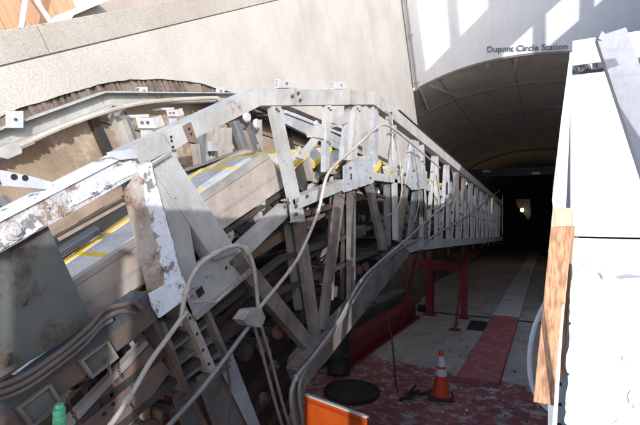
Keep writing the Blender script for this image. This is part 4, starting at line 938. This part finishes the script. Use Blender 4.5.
for pp in ([(628, 395), (631, 390), (634, 396), (632, 405), (629, 402)], [(622, 356), (630, 362), (628, 364), (623, 360)], [(633, 404), (640, 410), (640, 412), (634, 408)], [(612, 424), (618, 420), (619, 426)]):
    obj('spray_mark', MB().plate([PS(u, v, SR-.094) for u, v in pp], (0, .003, 0)), 'pink_paint', ws)
# lumber post
SL = 1.74
lp = thing('lumber_post', PS(542, 402, SL), 'upright pine board leaning on the left edge of the white casing', 'board')
c4 = [PS(552.5, 209, SL+.12), PS(573, 211, SL+.12), PS(555, 406, SL-.02), PS(533, 402, SL-.02)]
obj('board', MB().plate(c4, (.004, .038, 0)), 'pine', lp, bevel=.002)
obj('cut_end', MB().plate([PS(552.8, 208, SL+.119), PS(572.7, 208, SL+.119), PS(571, 226, SL+.105), PS(551, 227, SL+.105)], (0, -.002, 0)), 'pine_end', lp)
ld = [PS(566, 226, SR-.06), PS(575, 226, SR-.06), PS(563, 378, SR-.06), PS(557, 380, SR-.06)]
tag(obj('lumber_post', MB().plate(ld, (0, .03, 0)), 'dark_board'), 'narrow darker board close behind the upright pine board', 'board')
tag(obj('metal_strip', MB().plate([PS(u, v, SL-.03) for u, v in [(562, 305), (564, 305), (556, 440), (551, 440)]], (0, .01, 0)), 'white_panel'), 'thin bright metal strip along the right edge of the pine board', 'strip')
tag(obj('edge_trim', MB().plate([PS(u, v, SR-.04) for u, v in [(570, 52), (573, 52), (566, 208), (553, 208), (552, 200), (561, 120)]], (0, .02, 0)), 'panel_side'), 'narrow bent grey trim down the upper left edge of the white casing', 'trim')
# white hose looping behind the board
tag(obj('white_hose', MB().tube([PS(u, v, 2.2) for u, v in [(548, 300), (541, 312), (534, 330), (530, 352), (530, 372), (533, 388), (541, 402), (552, 412)]], .011, 8), 'white_hose'), 'white hose bowing out to the left behind the pine board', 'hose')
# blurred steel channel crossing the top right corner
ch = thing('steel_channel', PS(640, 200, 1.35), 'worn steel channel slanting down across the upper right corner of the white casing', 'channel')
mb = MB(); a0, a1 = PS(611, 32, 1.45), PS(688, 250, 1.20); d = (a1-a0).normalized(); fz = Vector((0, 1, 0)); sx = d.cross(fz).normalized()
if sx.x < 0: sx = -sx
w = .035
def cb_(o0, o1, y0, y1):
    A = [a0+sx*o0+fz*y0, a0+sx*o1+fz*y0, a0+sx*o1+fz*y1, a0+sx*o0+fz*y1]; mb.hexa(A, [p+(a1-a0) for p in A])
cb_(-w, w, 0, .006); cb_(-w, -w+.006, .006, .045); cb_(w-.006, w, .006, .045); cb_(w-.022, w-.006, .039, .045); cb_(-w+.006, -w+.022, .039, .045)
obj('channel', mb, 'channel_steel', ch)
obj('end_cap', MB().plate([PS(u, v, 1.44) for u, v in [(598, 39), (602, 31), (605, 33), (602, 40)]], (0, .03, 0)), 'blue_grey', ch)

# ---- added unseen hoarding over the right coping, shaped to shade and throw light patches
patch_hoarding = thing('plank_fence', (3.9, 5, Zs), 'added unseen panel hoarding beyond the right coping, its gaps shaped to throw light patches', 'fence', frame='W')
for (z0, z1) in [(1.40, 2.75), (4.6, 4.8)]:
    obj('panel', MB().box(3.88, 3.93, 6.9, 15, z0, z1), 'hoarding_wood', patch_hoarding)
y = 6.9
while y < 15:
    obj('shade_post', MB().box(3.86, 3.95, y, y+.18, .0, 4.8), 'dark_board', patch_hoarding); y += .85
